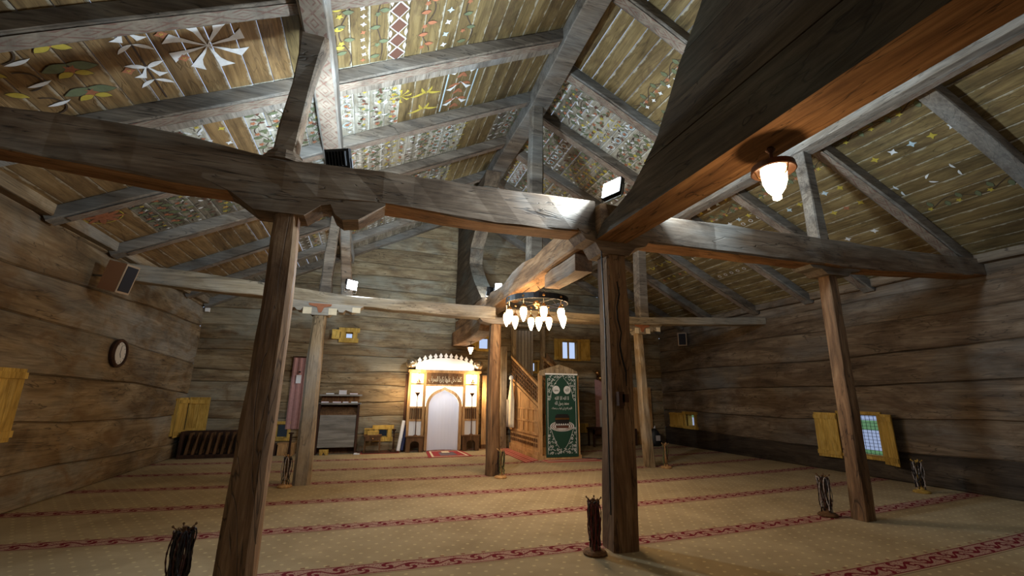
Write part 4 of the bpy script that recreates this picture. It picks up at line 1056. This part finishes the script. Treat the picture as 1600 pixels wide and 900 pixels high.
# portal posts and arched head
for xa in (XP0-.01, XP1-.05): m_ = MB(); m_.box(xa, xa+.07, YA-.06, YA+.02, 0, 1.70); m_.build('portal_post', M['joinery'], pt)
m_ = MB(); m_.prism([(XP0-.01, 1.66), (XP0+.03, 1.76), (XP0+.25, 1.84), (3.87, 1.90), (XP1-.21, 1.84), (XP1-.01, 1.76), (XP1+.03, 1.66)], lambda a, b, d: (a, d, b), YA-.07, YA+.03); m_.build('portal_head', M['postg'], pt)
m_ = MB(); m_.box(XP0-.04, XP1+.04, YA-.08, YB, 0, .07); m_.build('plinth', M['joinery'], pt)
for x in (XP0+.02, XP1-.06):
    for y in (YB-.02, 10.78): m_ = MB(); m_.box(x+.02, x+.08, y-.05, y+.005, 0, 2.98); m_.build('canopy_post', M['postg'], pt)
m_ = MB(); m_.box(XP0, XP1+.06, 10.55, 10.80, 2.98, 3.03); m_.build('canopy_frame', M['postg'], pt)
m_ = MB(); m_.prism([(4.26, 2.30), (4.26, 2.05), (4.62, 1.78), (4.66, 1.86)][:4], lambda a, b, d: (a, d, b), 10.3, 10.34); m_.build('rail_board', M['joineryd'], pt)
# dark curtains in the canopy
m_ = MB(); pts = [(XP0+.12+.5*i/24, 10.72+.02*sin(i*1.5)) for i in range(25)]
m_.rings([[(x, y, 1.75) for x, y in pts], [(x, y, 2.9) for x, y in pts]], cap=False, closed=False); tag(m_.build('curtain', M['robed']), 'grey brown curtain hanging in the pulpit canopy', 'curtain')
# banner
bn = thing('banner', 'tall dark green prayer banner with white scroll border on the pulpit front', 'banner', (3.90, 8.63, 0))
bx0, bx1, bz0, bz1, by = 3.545, 4.265, .04, 1.68, 8.645
m_ = MB(); m_.box(bx0, bx1, by, by+.012, bz0, bz1); m_.build('cloth', M['green'], bn)
m_ = MB(); m_.box(bx0-.01, bx1+.01, by-.012, by+.02, bz1, bz1+.03); m_.build('top_rod', M['white'], bn)
bxc = (bx0+bx1)/2; bw2 = .30
def flat(mb, pts, m=0, d=0.): mb.prism(pts, lambda a, b, dd: (a, dd, b), by-.003-d, by-.0005-d, m)
m_ = MB()
def scr(mb, cx, cz, r, a0, a1, w=.012, m=0, n=9):
    for i in range(n):
        t0, t1 = i/n, (i+1)/n; r0, r1 = r*(1-.6*t0), r*(1-.6*t1); a, b = a0+(a1-a0)*t0, a0+(a1-a0)*t1
        flat(mb, [(cx+r0*cos(a), cz+r0*sin(a)), (cx+r1*cos(b), cz+r1*sin(b)), (cx+(r1-w)*cos(b), cz+(r1-w)*sin(b)), (cx+(r0-w)*cos(a), cz+(r0-w)*sin(a))], m)
def ogive(z):
    if z < .62: return .03+.23*max(0, (z-.20)/.42)**.6 if z > .20 else 0
    if z > 1.18: return .25-.23*((z-1.18)/.46)**2.2
    return .30
rb_ = random.Random(4)
for s in (-1, 1):
    for iz in range(24):
        z = .125+iz*.066; ow = ogive(z)
        for ix in range(5):
            x = .285-ix*.062
            if x < ow+.02 or x < .02: break
            scr(m_, bxc+s*x, z+rb_.uniform(-.008, .008), .036, rb_.uniform(0, 6), rb_.uniform(0, 6)+s*rb_.choice((4.5, -4.5)), .011, n=7)
    for z0, z1 in ((.22, .62), (1.2, 1.62)):
        for i in range(8):
            a, b = z0+(z1-z0)*i/8, z0+(z1-z0)*(i+1)/8; flat(m_, [(bxc+s*ogive(a), a), (bxc+s*(ogive(a)+.008), a), (bxc+s*(ogive(b)+.008), b), (bxc+s*ogive(b), b)])
    flat(m_, [(bxc+s*.315, .1), (bxc+s*.322, .1), (bxc+s*.322, 1.6), (bxc+s*.315, 1.6)])
m_.build('scroll_border', M['o_white'], bn, kind='stuff')
for s in (-1, 1):
    m_ = MB(); c_ = [(bxc+s*.125+.08*cos(2*pi*i/24), 1.37+.085*sin(2*pi*i/24)) for i in range(24)]; flat(m_, c_); ds = m_.build('medallion', M['o_white'], bn)
text(shape('محمد'), (bxc-.125, by-.008, 1.37), .09, M['green'], bn, ext=.001, width=.10)
text(shape('الله'), (bxc+.125, by-.008, 1.37), .10, M['green'], bn, ext=.001, width=.08)
text(shape('لا اله الا الله'), (bxc, by-.004, 1.20), .10, M['o_white'], bn, ext=.001, width=.32)
text(shape('محمد رسول الله'), (bxc, by-.004, 1.10), .10, M['o_white'], bn, ext=.001, width=.32)
text(shape('اللهم افتح لي ابواب رحمتك'), (bxc, by-.004, 1.0), .06, M['o_white'], bn, ext=.001, width=.46)
m_ = MB()
for r_, mm in ((.27, 0), (.245, 1), (.225, 0), (.20, 1), (.18, 0)):
    flat(m_, [(bxc+r_*cos(2*pi*i/28), .64+r_*.38*sin(2*pi*i/28)) for i in range(28)], mm, (.27-r_)*.02)
m_.build('pilgrim_ring', [M['o_white'], M['o_red']], bn)
m_ = MB(); flat(m_, [(bxc-.15, .64), (bxc+.15, .64), (bxc+.16, .84), (bxc+.12, .88), (bxc-.12, .88), (bxc-.16, .84)], 0, .004)
flat(m_, [(bxc-.155, .77), (bxc+.155, .77), (bxc+.16, .805), (bxc-.16, .805)], 1, .006)
for i in range(6): flat(m_, [(bxc-.15+i*.05, .66), (bxc-.10+i*.05, .66), (bxc-.125+i*.05, .70)], 2, .006)
flat(m_, [(bxc-.14, .60), (bxc+.14, .60), (bxc+.15, .65), (bxc-.15, .65)], 3, .006)
m_.build('cube_shrine', [M['black'], M['brass'], M['o_white'], M['o_red']], bn)

# robe on the pulpit
rb = thing('robe', 'cream and grey robe hanging on the back edge of the pulpit', 'robe', (3.34, 10.3, 1.6))
ANG = at(797, 660, 1, 10.25)
m_ = MB(); rings = []
for k in range(12):
    z = 1.62-k*.1; w = .03+.075*min(1, k/5); ring = []
    for i in range(20):
        a = 2*pi*i/20; rr = w*(1+.18*sin(a*5+k*.2)); ring.append((3.31+rr*.55*cos(a), 10.26+rr*1.5*sin(a), z))
    rings.append(ring)
m_.rings(rings); m_.build('cloth', M['robe'], rb, smooth=True)
m_ = MB(); m_.lathe([(.0, .10), (.04, .09), (.055, .04), (.05, 0), (.0, -.01)], (3.31, 10.26, 1.62), 14); m_.build('turban', M['white'], rb, smooth=True)
m_ = MB(); m_.tube([(3.27, 10.33, 1.15), (3.28, 10.34, .8), (3.27, 10.36, .52)], [.05, .055, .05], 10); m_.build('grey_sleeve', M['robed'], rb, smooth=True)
# mat strip beside the pulpit and mat in front
def rug(name, lab, cat, pts, bands, z=.008):
    t = thing(name, lab, cat, (pts[0][0], pts[0][1], 0)); m_ = MB()
    P0, P1, P2, P3 = [Vector((a, b, 0)) for a, b in pts]    # quad: u across 0..1 (P0->P1), v (P0->P3)
    def bp(u, v): return P0*(1-u)*(1-v)+P1*u*(1-v)+P2*u*v+P3*(1-u)*v
    def cell(u0, u1, v0, v1, m, h):
        q = [bp(u0, v0), bp(u1, v0), bp(u1, v1), bp(u0, v1)]; m_.prism([(p.x, p.y) for p in q], lambda a, b, d: (a, b, d), .001, h, m)
    for i, (u0, u1, v0, v1, m) in enumerate(bands): cell(u0, u1, v0, v1, m, z+.0012*i)
    m_.build('weave', [M['red'], M['redpale'], M['cream'], M['soil']], t); return t
rug('runner_rug', 'narrow rose striped runner along the foot of the pulpit', 'rug', [(3.0, 8.35), (3.36, 8.6), (3.36, 10.75), (3.02, 10.75)], [(0, 1, 0, 1, 0), (.06, .42, .01, .99, 1), (.56, .94, .01, .99, 1), (.2, .26, .01, .99, 0), (.7, .76, .01, .99, 0)])
rug('door_mat', 'faded red patterned mat in front of the pulpit banner', 'rug', [(3.42, 8.25), (4.55, 8.2), (4.6, 8.55), (3.42, 8.6)], [(0, 1, 0, 1, 1), (.02, .98, .1, .35, 0), (.02, .98, .6, .8, 0), (.05, .95, .42, .52, 2)])
rug('prayer_rug', 'red prayer rug with cream arch lying before the niche', 'rug', [(1.30, 9.45), (2.24, 9.50), (2.16, 10.50), (1.38, 10.50)], [(0, 1, 0, 1, 0), (.08, .92, .06, .94, 2), (.13, .87, .10, .90, 0), (.3, .7, .2, .7, 3), (.4, .6, .62, .84, 2)])
m_ = MB(); m_.tube([(4.25, 8.75, .012), (4.5, 8.6, .010), (4.8, 8.35, .010), (5.1, 8.3, .010)], .008, 6); tag(m_.build('cable', M['black']), 'black cable lying on the carpet beside the pulpit', 'cable')

# ================================================================== FURNITURE ALONG THE FAR WALL
# panelling between niche and middle column
wp = thing('wall_panel', 'plain brown board panel standing right of the prayer niche', 'panel', (3.0, 10.78, 0))
for k in range(4): m_ = MB(); m_.box(2.70+k*.115, 2.81+k*.115, 10.70, 10.74, 0, 1.72); m_.build('board', M['joinery'], wp)
m_ = MB(); m_.box(2.70, 3.16, 10.68, 10.70, .02, .10); m_.build('skirting', M['joineryd'], wp)
m_ = MB(); m_.box(3.16, 3.30, 10.60, 10.80, 0, 2.45); tag(m_.build('door_post', M['postg']), 'tall brown post standing between middle column and pulpit', 'post')
# bookstand
bs = thing('bookcase', 'grey fronted bookcase with two shelves of books above', 'bookcase', (-.52, 10.6, 0))
x0, x1 = -.93, -.14
m_ = MB(); m_.box(x0+.03, x1-.03, 10.44, 10.465, .14, .80); m_.build('front_panel', M['greyboard'], bs)
for x in (x0, x1): m_ = MB(); m_.box(x-.02, x+.02, 10.42, 10.72, 0, 1.04); m_.build('side_board', M['darkwood'], bs)
m_ = MB(); m_.box(x0, x1, 10.70, 10.73, .0, 1.25); m_.build('back_board', M['joineryd'], bs)
for z in (1.02, 1.20): m_ = MB(); m_.box(x0-.03, x1+.05, 10.42 if z < 1.1 else 10.52, 10.72, z, z+.035); m_.build('shelf', M['greyboard'], bs)
m_ = MB(); m_.prism([(10.44, .80), (10.70, .98), (10.70, 1.0), (10.44, .82)], PY, x0+.02, x1-.02); m_.build('sloping_top', M['joineryd'], bs)
rnd = random.Random(5); bi = 0; names = ['leftmost', 'second', 'third', 'fourth', 'rightmost']
for (zz, ys, lst) in ((1.055, 10.46, [(-.84, .15), (-.60, .17), (-.42, .12), (-.24, .14)]), (1.235, 10.55, [(-.76, .17), (-.50, .16), (-.27, .17)])):
    for i, (bxx, bwd) in enumerate(lst):
        n = 3 if (zz > 1.2 and i == 1) else 1
        for k in range(n):
            h = .028; z = zz+k*.03; t = thing('book', '%s book on the %s shelf of the grey bookcase%s' % (['leftmost', 'second', 'third', 'rightmost'][i] if not (zz > 1.2 and i == 2) else 'rightmost', 'lower' if zz < 1.1 else 'upper', '' if n == 1 else (', bottom of its pile', ', middle of its pile', ', top of its pile')[k]), 'book', (bxx, ys, z), 'books on the grey bookcase')
            m_ = MB(); m_.box(bxx-bwd/2, bxx+bwd/2, ys, ys+.12, z+.0, z+.003); m_.box(bxx-bwd/2, bxx+bwd/2, ys, ys+.12, z+h-.004, z+h); m_.box(bxx-bwd/2, bxx+bwd/2, ys+.117, ys+.12, z, z+h)
            m_.build('cover', M[rnd.choice(['pink', 'darkwood', 'red', 'greyboard'])], t)
            m_ = MB(); m_.box(bxx-bwd/2+.004, bxx+bwd/2-.004, ys+.003, ys+.117, z+.0032, z+h-.0042); m_.build('pages', M['paper'], t)
# small yellow reading stand under the bookcase
t = thing('reading_stand', 'small yellow folding reading stand on the floor before the bookcase', 'stand', (-.75, 10.38, 0))
for s in (-1, 1):
    m_ = MB(); m_.prism([(-.83, 0), (-.78, 0), (-.75, .06), (-.72, 0), (-.66, 0), (-.66, .11), (-.84, .11)], lambda a, b, d: (a, d+s*b*.25, b), 10.36, 10.372); m_.build('board', M['yellow'], t)
m_ = MB(); m_.box(-.16, -.04, 10.30, 10.36, .003, .02); m_.box(-.15, -.09, 10.31, 10.35, .02, .032); tag(m_.build('paper_packet', M['paper']), 'white folded paper on the floor beside the grey bookcase', 'paper')
# small side table
t = thing('side_table', 'small brown side table with thin legs right of the bookcase', 'table', (.2, 10.6, 0))
m_ = MB(); m_.box(.02, .40, 10.50, 10.74, .34, .37); m_.build('tabletop', M['joineryd'], t); m_ = MB(); m_.box(.04, .38, 10.51, 10.73, .25, .34); d_ = m_.build('drawer', M['joineryd'], t)
m_ = MB(); m_.lathe([(.008, 0), (.012, -.015), (.006, -.02)], (.21, 10.51, .295), 8, axis='y'); m_.build('knob', M['brass'], d_)
for x in (.05, .365):
    for y in (10.52, 10.72): m_ = MB(); m_.box(x-.01, x+.01, y-.01, y+.01, 0, .25); m_.build('leg', M['joineryd'], t)
m_ = MB(); m_.box(.10, .30, 10.56, 10.68, .372, .43); m_.box(.095, .305, 10.555, 10.685, .43, .445); tag(m_.build('wooden_box', M['yellow']), 'small yellow wooden box on the brown side table', 'box')
rug('floor_mat', 'thin dark red mat under the brown side table', 'rug', [(-.02, 10.35), (.78, 10.35), (.78, 10.78), (-.02, 10.78)], [(0, 1, 0, 1, 0), (.03, .97, .06, .94, 3)], .006)
m_ = MB(); m_.lathe([(.07, 0), (.06, .02), (.015, .05), (.012, .3), (.025, .32), (.012, .34), (.02, .42), (.05, .47), (.045, .48), (0, .46)], (.66, 10.62, .009), 12); tag(m_.build('candle_stand', M['darkwood']), 'dark turned candle stand between side table and prayer niche', 'stand')
for i, (x, mt_, lab) in enumerate(((.76, 'paper', 'white rolled poster leaning on the left of the prayer niche'), (.84, 'blue', 'dark blue rolled poster leaning behind the white roll'))):
    m_ = MB(); m_.tube([(x, 10.45+i*.06, .035), (x+.10, 10.62+i*.04, .66-i*.1)], .04, 12); tag(m_.build('poster_roll', M[mt_]), lab, 'poster')
m_ = MB(); m_.box(.845, .895, 10.68, 10.72, 0, 1.72); tag(m_.build('shadow_strip', M['darkwood']), 'narrow dark upright strip set as the shadow at the left edge of the prayer niche', 'board')  # dark strip modelled in place of the shadow beside the niche
# pink panel
t = thing('pink_hanging', 'tall pink cloth panel with a paper note behind the left far column', 'hanging', (-1.3, 10.75, .5))
m_ = MB(); pts = [(-1.60+.5*i/16, 10.80-.012*sin(i*1.7)-.012) for i in range(17)]
m_.rings([[(x, y, .50) for x, y in pts], [(x, y, 2.02) for x, y in pts], [(x, y+.01, 2.02) for x, y in pts], [(x, y+.01, .50) for x, y in pts], [(x, y, .50) for x, y in pts]], cap=False, closed=False)
m_.build('cloth', M['pink'], t)
m_ = MB(); m_.box(-1.50, -1.40, 10.755, 10.762, 1.46, 1.64); nt_ = m_.build('paper_note', M['paper'], t); m_ = MB(); m_.box(-1.46, -1.42, 10.750, 10.7555, 1.69, 1.72); m_.build('clip', M['black'], t)
m_ = MB(); m_.box(-1.62, -1.08, 10.77, 10.80, 2.02, 2.05); m_.build('rod', M['darkwood'], t)
for i, (xx, zz, ww) in enumerate(((-1.50, .22, .30), (-1.78, .20, .2))):
    m_ = MB(); m_.box(xx-ww/2, xx+ww/2, 10.50, 10.78, 0, zz); m_.box(xx-ww/2-.01, xx+ww/2+.01, 10.49, 10.79, zz, zz+.02)
    tag(m_.build('crate', M['joinery' if i == 0 else 'darkwood']), ('honey brown' if i == 0 else 'dark') + ' wooden crate on the floor under the pink hanging', 'crate')
m_ = MB(); m_.tube([(-1.42, 10.47, 0), (-1.42, 10.47, .2), (-1.42, 10.47, .42)], [.03, .02, .025], 8); m_.lathe([(.0, 0), (.05, .01), (.05, .03), (0, .04)], (-1.42, 10.47, .42), 10); tag(m_.build('candle_stand', M['darkwood']), 'short dark stand in front of the pink hanging', 'stand')
# rack with folding reading stands in the far left corner
rk = thing('stand_rack', 'low dark wooden rack in the far left corner', 'rack', (-2.9, 10.6, 0))
m_ = MB(); m_.box(-3.36, -2.05, 10.40, 10.76, .0, .07); m_.build('base', M['darkwood'], rk)
m_ = MB(); m_.box(-3.36, -2.05, 10.72, 10.76, .07, .50); m_.build('back', M['darkwood'], rk)
for x in (-3.36, -2.09): m_ = MB(); m_.box(x, x+.04, 10.40, 10.72, .07, .5); m_.build('side', M['darkwood'], rk)
first = None
for k in range(10):
    x = -3.24+k*.122
    if first is None:
        first = thing('folding_reading_stand', 'brown folding reading stand in the corner rack, leftmost one', 'stand', (0, 0, 0), 'reading stands in the corner rack')
        for s in (0, 1):
            m_ = MB(); m_.prism([(-.13, 0), (-.08, 0), (-.05, .10), (.05, .10), (.08, 0), (.13, 0), (.12, .30), (.08, .40), (-.08, .40), (-.12, .30)], lambda a, b, d: (d+b*(.05+.07*s)-.02*s, a, b), 0, .02)
            m_.build('leaf_board', M['joineryd'], first)
        first.location = (x, 10.56, .072)
    else: dup_tree(first, (x, 10.56, .072), random.Random(k).uniform(-.05, .05), 'brown folding reading stand in the corner rack, %s from the left' % ('second third fourth fifth sixth seventh eighth ninth tenth'.split()[k-1]))
# right side of the far wall
t = thing('pink_hanging', 'pink cloth panel on the far wall seen left of the centre column', 'hanging', (6.0, 10.8, .4))
m_ = MB(); m_.box(5.86, 6.22, 10.79, 10.81, .42, 1.68); m_.build('cloth', M['pink'], t); m_ = MB(); m_.box(5.97, 6.05, 10.775, 10.788, .45, 1.15); m_.build('white_strip', M['paper'], t)
t = thing('wall_lamp', 'small brass double globe wall lamp left of the centre column', 'lamp', (5.93, 10.75, 1.75))
for i, (x, z) in enumerate(((5.90, 1.86), (5.98, 1.72))):
    m_ = MB(); m_.lathe([(.07*sin(pi*k/10)+.001, -.07*cos(pi*k/10)) for k in range(11)], (x, 10.70, z), 14); m_.build('globe', M['brass'], t, smooth=True)
m_ = MB(); m_.box(5.92, 5.96, 10.76, 10.80, 1.68, 1.9); m_.build('wall_plate', M['bronze'], t)
m_ = MB(); m_.tube([(5.10, 10.80, 1.33), (5.10, 10.78, 1.42)], [.05, .01], 10); tag(m_.build('wall_hook', M['darkwood']), 'small dark hook on the far wall right of the green banner', 'hook')
t = thing('side_table', 'dark red table against the far wall left of the centre column', 'table', (5.85, 10.6, 0))
m_ = MB(); m_.box(5.55, 6.5, 10.42, 10.78, .42, .46); m_.build('tabletop', M['darkwood'], t); m_ = MB(); m_.box(5.58, 6.47, 10.44, 10.46, .30, .42); m_.build('apron', M['darkwood'], t)
for x in (5.60, 6.44):
    for y in (10.46, 10.74): m_ = MB(); m_.box(x-.02, x+.02, y-.02, y+.02, 0, .42); m_.build('leg', M['darkwood'], t)
m_ = MB(); m_.box(6.6, 6.9, 10.5, 10.76, 0, .42); tag(m_.build('crate', M['darkwood']), 'dark crate by the far wall behind the centre column', 'crate')
t = thing('door_leaf', 'tall yellow brown board door on the far wall behind the slanting column', 'door', (7.3, 10.7, 0))
for k in range(5): m_ = MB(); m_.box(6.98+k*.12, 7.095+k*.12, 10.74, 10.77, 0, 1.50); m_.build('board', M['joinery'], t)
for z in (.2, 1.25): m_ = MB(); m_.box(7.0, 7.55, 10.71, 10.74, z, z+.08); m_.build('batten', M['joinery'], t)
bg_ = thing('backpack', 'black backpack with pale patches on the floor in the far right corner', 'bag', (7.3, 10.3, 0))
m_ = MB(); rings = []
for k, (w, d, z) in enumerate(((.20, .12, 0), (.22, .14, .08), (.20, .13, .2), (.16, .11, .32), (.09, .08, .41), (.03, .03, .45))):
    rings.append([(7.29+w*cos(a)*(1-.15*abs(sin(2*a))), 10.3+d*sin(a)*(1-.15*abs(sin(2*a))), z) for a in [2*pi*i/16 for i in range(16)]])
m_.rings(rings); m_.build('body', M['black'], bg_, smooth=True)
m_ = MB(); m_.box(7.24, 7.36, 10.150, 10.17, .14, .27); m_.build('pale_patch', M['beadwht'], bg_)
m_ = MB(); m_.tube([(7.27, 10.28, .43), (7.29, 10.26, .50), (7.31, 10.28, .43)], .012, 6); m_.build('handle', M['paper'], bg_)

# ================================================================== WALL THINGS
def speaker(lab, corners_px, side):
    pass
t = thing('loudspeaker', 'tan loudspeaker with dark grille high on the left wall', 'loudspeaker', (-3.35, 7.2, 2.6))
d = Vector((.93, -.30, -.22)).normalized(); r = d.cross(Vector((0, 0, 1))).normalized(); u = r.cross(d); c = at(199, 437, 0, -3.06)
m_ = MB(); m_.obox(c-d*.12, r*.10, u*.19, d*.12); m_.build('cabinet', M['spk'], t)
m_ = MB(); m_.obox(c+d*.004, r*.10, u*.19, d*.005); fr_ = m_.build('front_trim', M['spkt'], t)
m_ = MB(); m_.obox(c+d*.012, r*.078, u*.165, d*.005); m_.build('grille', M['grille'], t)
m_ = MB(); m_.tube([c-d*.23, Vector((XL+.02, c.y+.12, c.z+.05))], .015, 6); m_.build('bracket', M['steel'], t)
t = thing('loudspeaker', 'brown loudspeaker with black grille high on the right wall', 'loudspeaker', (7.9, 9.6, 2.6))
d = Vector((-.55, -.80, -.2)).normalized(); r = d.cross(Vector((0, 0, 1))).normalized(); u = r.cross(d); c = at(1066, 530, 0, 7.78)
m_ = MB(); m_.obox(c-d*.09, r*.11, u*.17, d*.09); m_.build('cabinet', M['spk'], t); m_ = MB(); m_.obox(c+d*.003, r*.11, u*.17, d*.004); m_.build('front_trim', M['spkt'], t); m_ = MB(); m_.obox(c+d*.010, r*.085, u*.145, d*.004); m_.build('grille', M['grille'], t)
m_ = MB(); m_.tube([c-d*.16, Vector((XR-.02, c.y+.12, c.z))], .015, 6); m_.build('bracket', M['steel'], t)
m_ = MB(); m_.box(-3.44, -3.36, YF-.10, YF-.04, 2.93, 3.01); tag(m_.build('junction_box', M['white']), 'small white junction box high in the far left corner', 'box')
t = thing('wall_clock', 'round white faced clock with dark rim on the left wall', 'clock', (-3.45, 7.87, 1.78))
cc = at(188, 552, 0, -3.42)
m_ = MB(); m_.lathe([(.0, 0), (.185, 0), (.20, .02), (.205, .05), (.19, .07), (.165, .07), (.16, .045), (0, .045)], (-3.475, cc.y, cc.z), 32, axis='x'); m_.build('rim', M['darkwood'], t, smooth=False)
m_ = MB(); m_.lathe([(.0, 0), (.158, 0), (.158, .004), (0, .004)], (-3.475+.046, cc.y, cc.z), 32, axis='x'); fc = m_.build('face', M['clockf'], t)
X = -3.475+.0515
for nm, a, L, w in (('hour_hand', 2.6, .07, .007), ('minute_hand', .15, .115, .005)):
    m_ = MB(); dv = Vector((0, sin(a), cos(a))); pv = Vector((0, cos(a), -sin(a))); m_.obox(Vector((X+(.001 if L < .1 else .003), cc.y, cc.z))+dv*L/2, (.0008, 0, 0), dv*L/2, pv*w/1.4); m_.build(nm, M['black'], t)
for k in range(12):
    a = k*pi/6; m_ = MB(); dv = Vector((0, sin(a), cos(a))); pv = Vector((0, cos(a), -sin(a))); m_.obox(Vector((X-.001, cc.y, cc.z))+dv*.135, (.0006, 0, 0), dv*.012, pv*.004); m_.build('hour_mark', M['black'], t)

# ================================================================== PRAYER BEAD STANDS
def bead_loop(mat, L, w, seed):
    rnd = random.Random(seed); m_ = MB(); path = []; rad = []
    n = 36
    for i in range(n+1):
        t = 2*pi*i/n; x = w*sin(t)*(1+.3*cos(t)); z = -L/2+L/2*cos(t); y = .008*sin(3*t+seed)
        path.append((x, y, z)); rad.append(.0036 if i % 2 else .0058)
    m_.tube(path, rad, 5); m_.tube([(0, 0, -L), (0, 0, -L-.05)], [.004, .008], 5)
    return m_.build('prayer_beads', mat)
BEADCOL = {'beadred': 'dark red', 'soil': 'brown', 'beadblk': 'black', 'beadgrn': 'olive green', 'beadwht': 'pale'}
def bead_stand(x, y, where, mats, h=.42, n=10, seed=1, tall=1., base='joineryd'):
    t = thing('bead_stand', 'small turned wooden stand for prayer beads ' + where, 'stand', (x, y, 0)); rnd = random.Random(seed)
    m_ = MB(); m_.lathe([(.095, 0), (.10, .015), (.085, .03), (.04, .04), (.03, .06), (.022, .08), (.018, .2), (.016, h-.05), (.02, h-.04), (.012, h-.02), (.014, h)], (x, y, 0), 14); m_.build('pole', M[base], t)
    for k in range(5):
        a = 2*pi*k/5+seed; m_ = MB(); m_.tube([(x+.01*cos(a), y+.01*sin(a), h-.045), (x+.062*cos(a), y+.062*sin(a), h)], [.005, .004], 5); m_.lathe([(.001, -.009), (.009, 0), (.001, .009)], (x+.064*cos(a), y+.064*sin(a), h+.003), 6); m_.build('peg', M[base], t)
    for k in range(n):
        a = 2*pi*k/n+seed; rr = rnd.uniform(.030, .058); L = rnd.uniform(.24, .33)*h/.42
        o = bead_loop(M[mats[k % len(mats)]], L, .020, seed*20+k)
        o.location = (x+rr*cos(a), y+rr*sin(a), h-.02+rnd.uniform(-.012, .004)); o.rotation_euler = (0, 0, a+pi/2+rnd.uniform(-.4, .4))
        tag(o, BEADCOL[mats[k % len(mats)]] + ' prayer bead string on the stand ' + where, 'prayer beads', BEADCOL[mats[k % len(mats)]] + ' prayer beads on the stand ' + where)
bead_stand(1.88, 3.56, 'at the foot of the centre column', ['beadred', 'soil', 'beadred', 'beadblk'], seed=1, n=20)
bead_stand(-1.03, 3.55, 'beside the left near column', ['beadblk', 'soil', 'beadblk'], seed=2, n=22)
bead_stand(4.92, 3.90, 'left of the slim right column', ['beadblk', 'soil', 'beadblk', 'beadwht'], seed=3, n=16)
bead_stand(7.40, 4.44, 'under the right wall window shutter', ['beadblk', 'beadblk', 'beadwht'], seed=4, n=14, base='yellow')
bead_stand(2.09, 6.98, 'in front of the middle far column', ['beadblk', 'beadgrn', 'beadblk', 'soil'], seed=5, n=10, base='joinery')
bead_stand(-.965, 7.08, 'in front of the left far column', ['beadblk', 'beadblk', 'beadwht'], seed=6, n=10, base='joinery')
bead_stand(5.27, 7.15, 'right of the slanting far column', ['beadgrn', 'beadblk', 'soil'], seed=7, n=8, base='joinery')
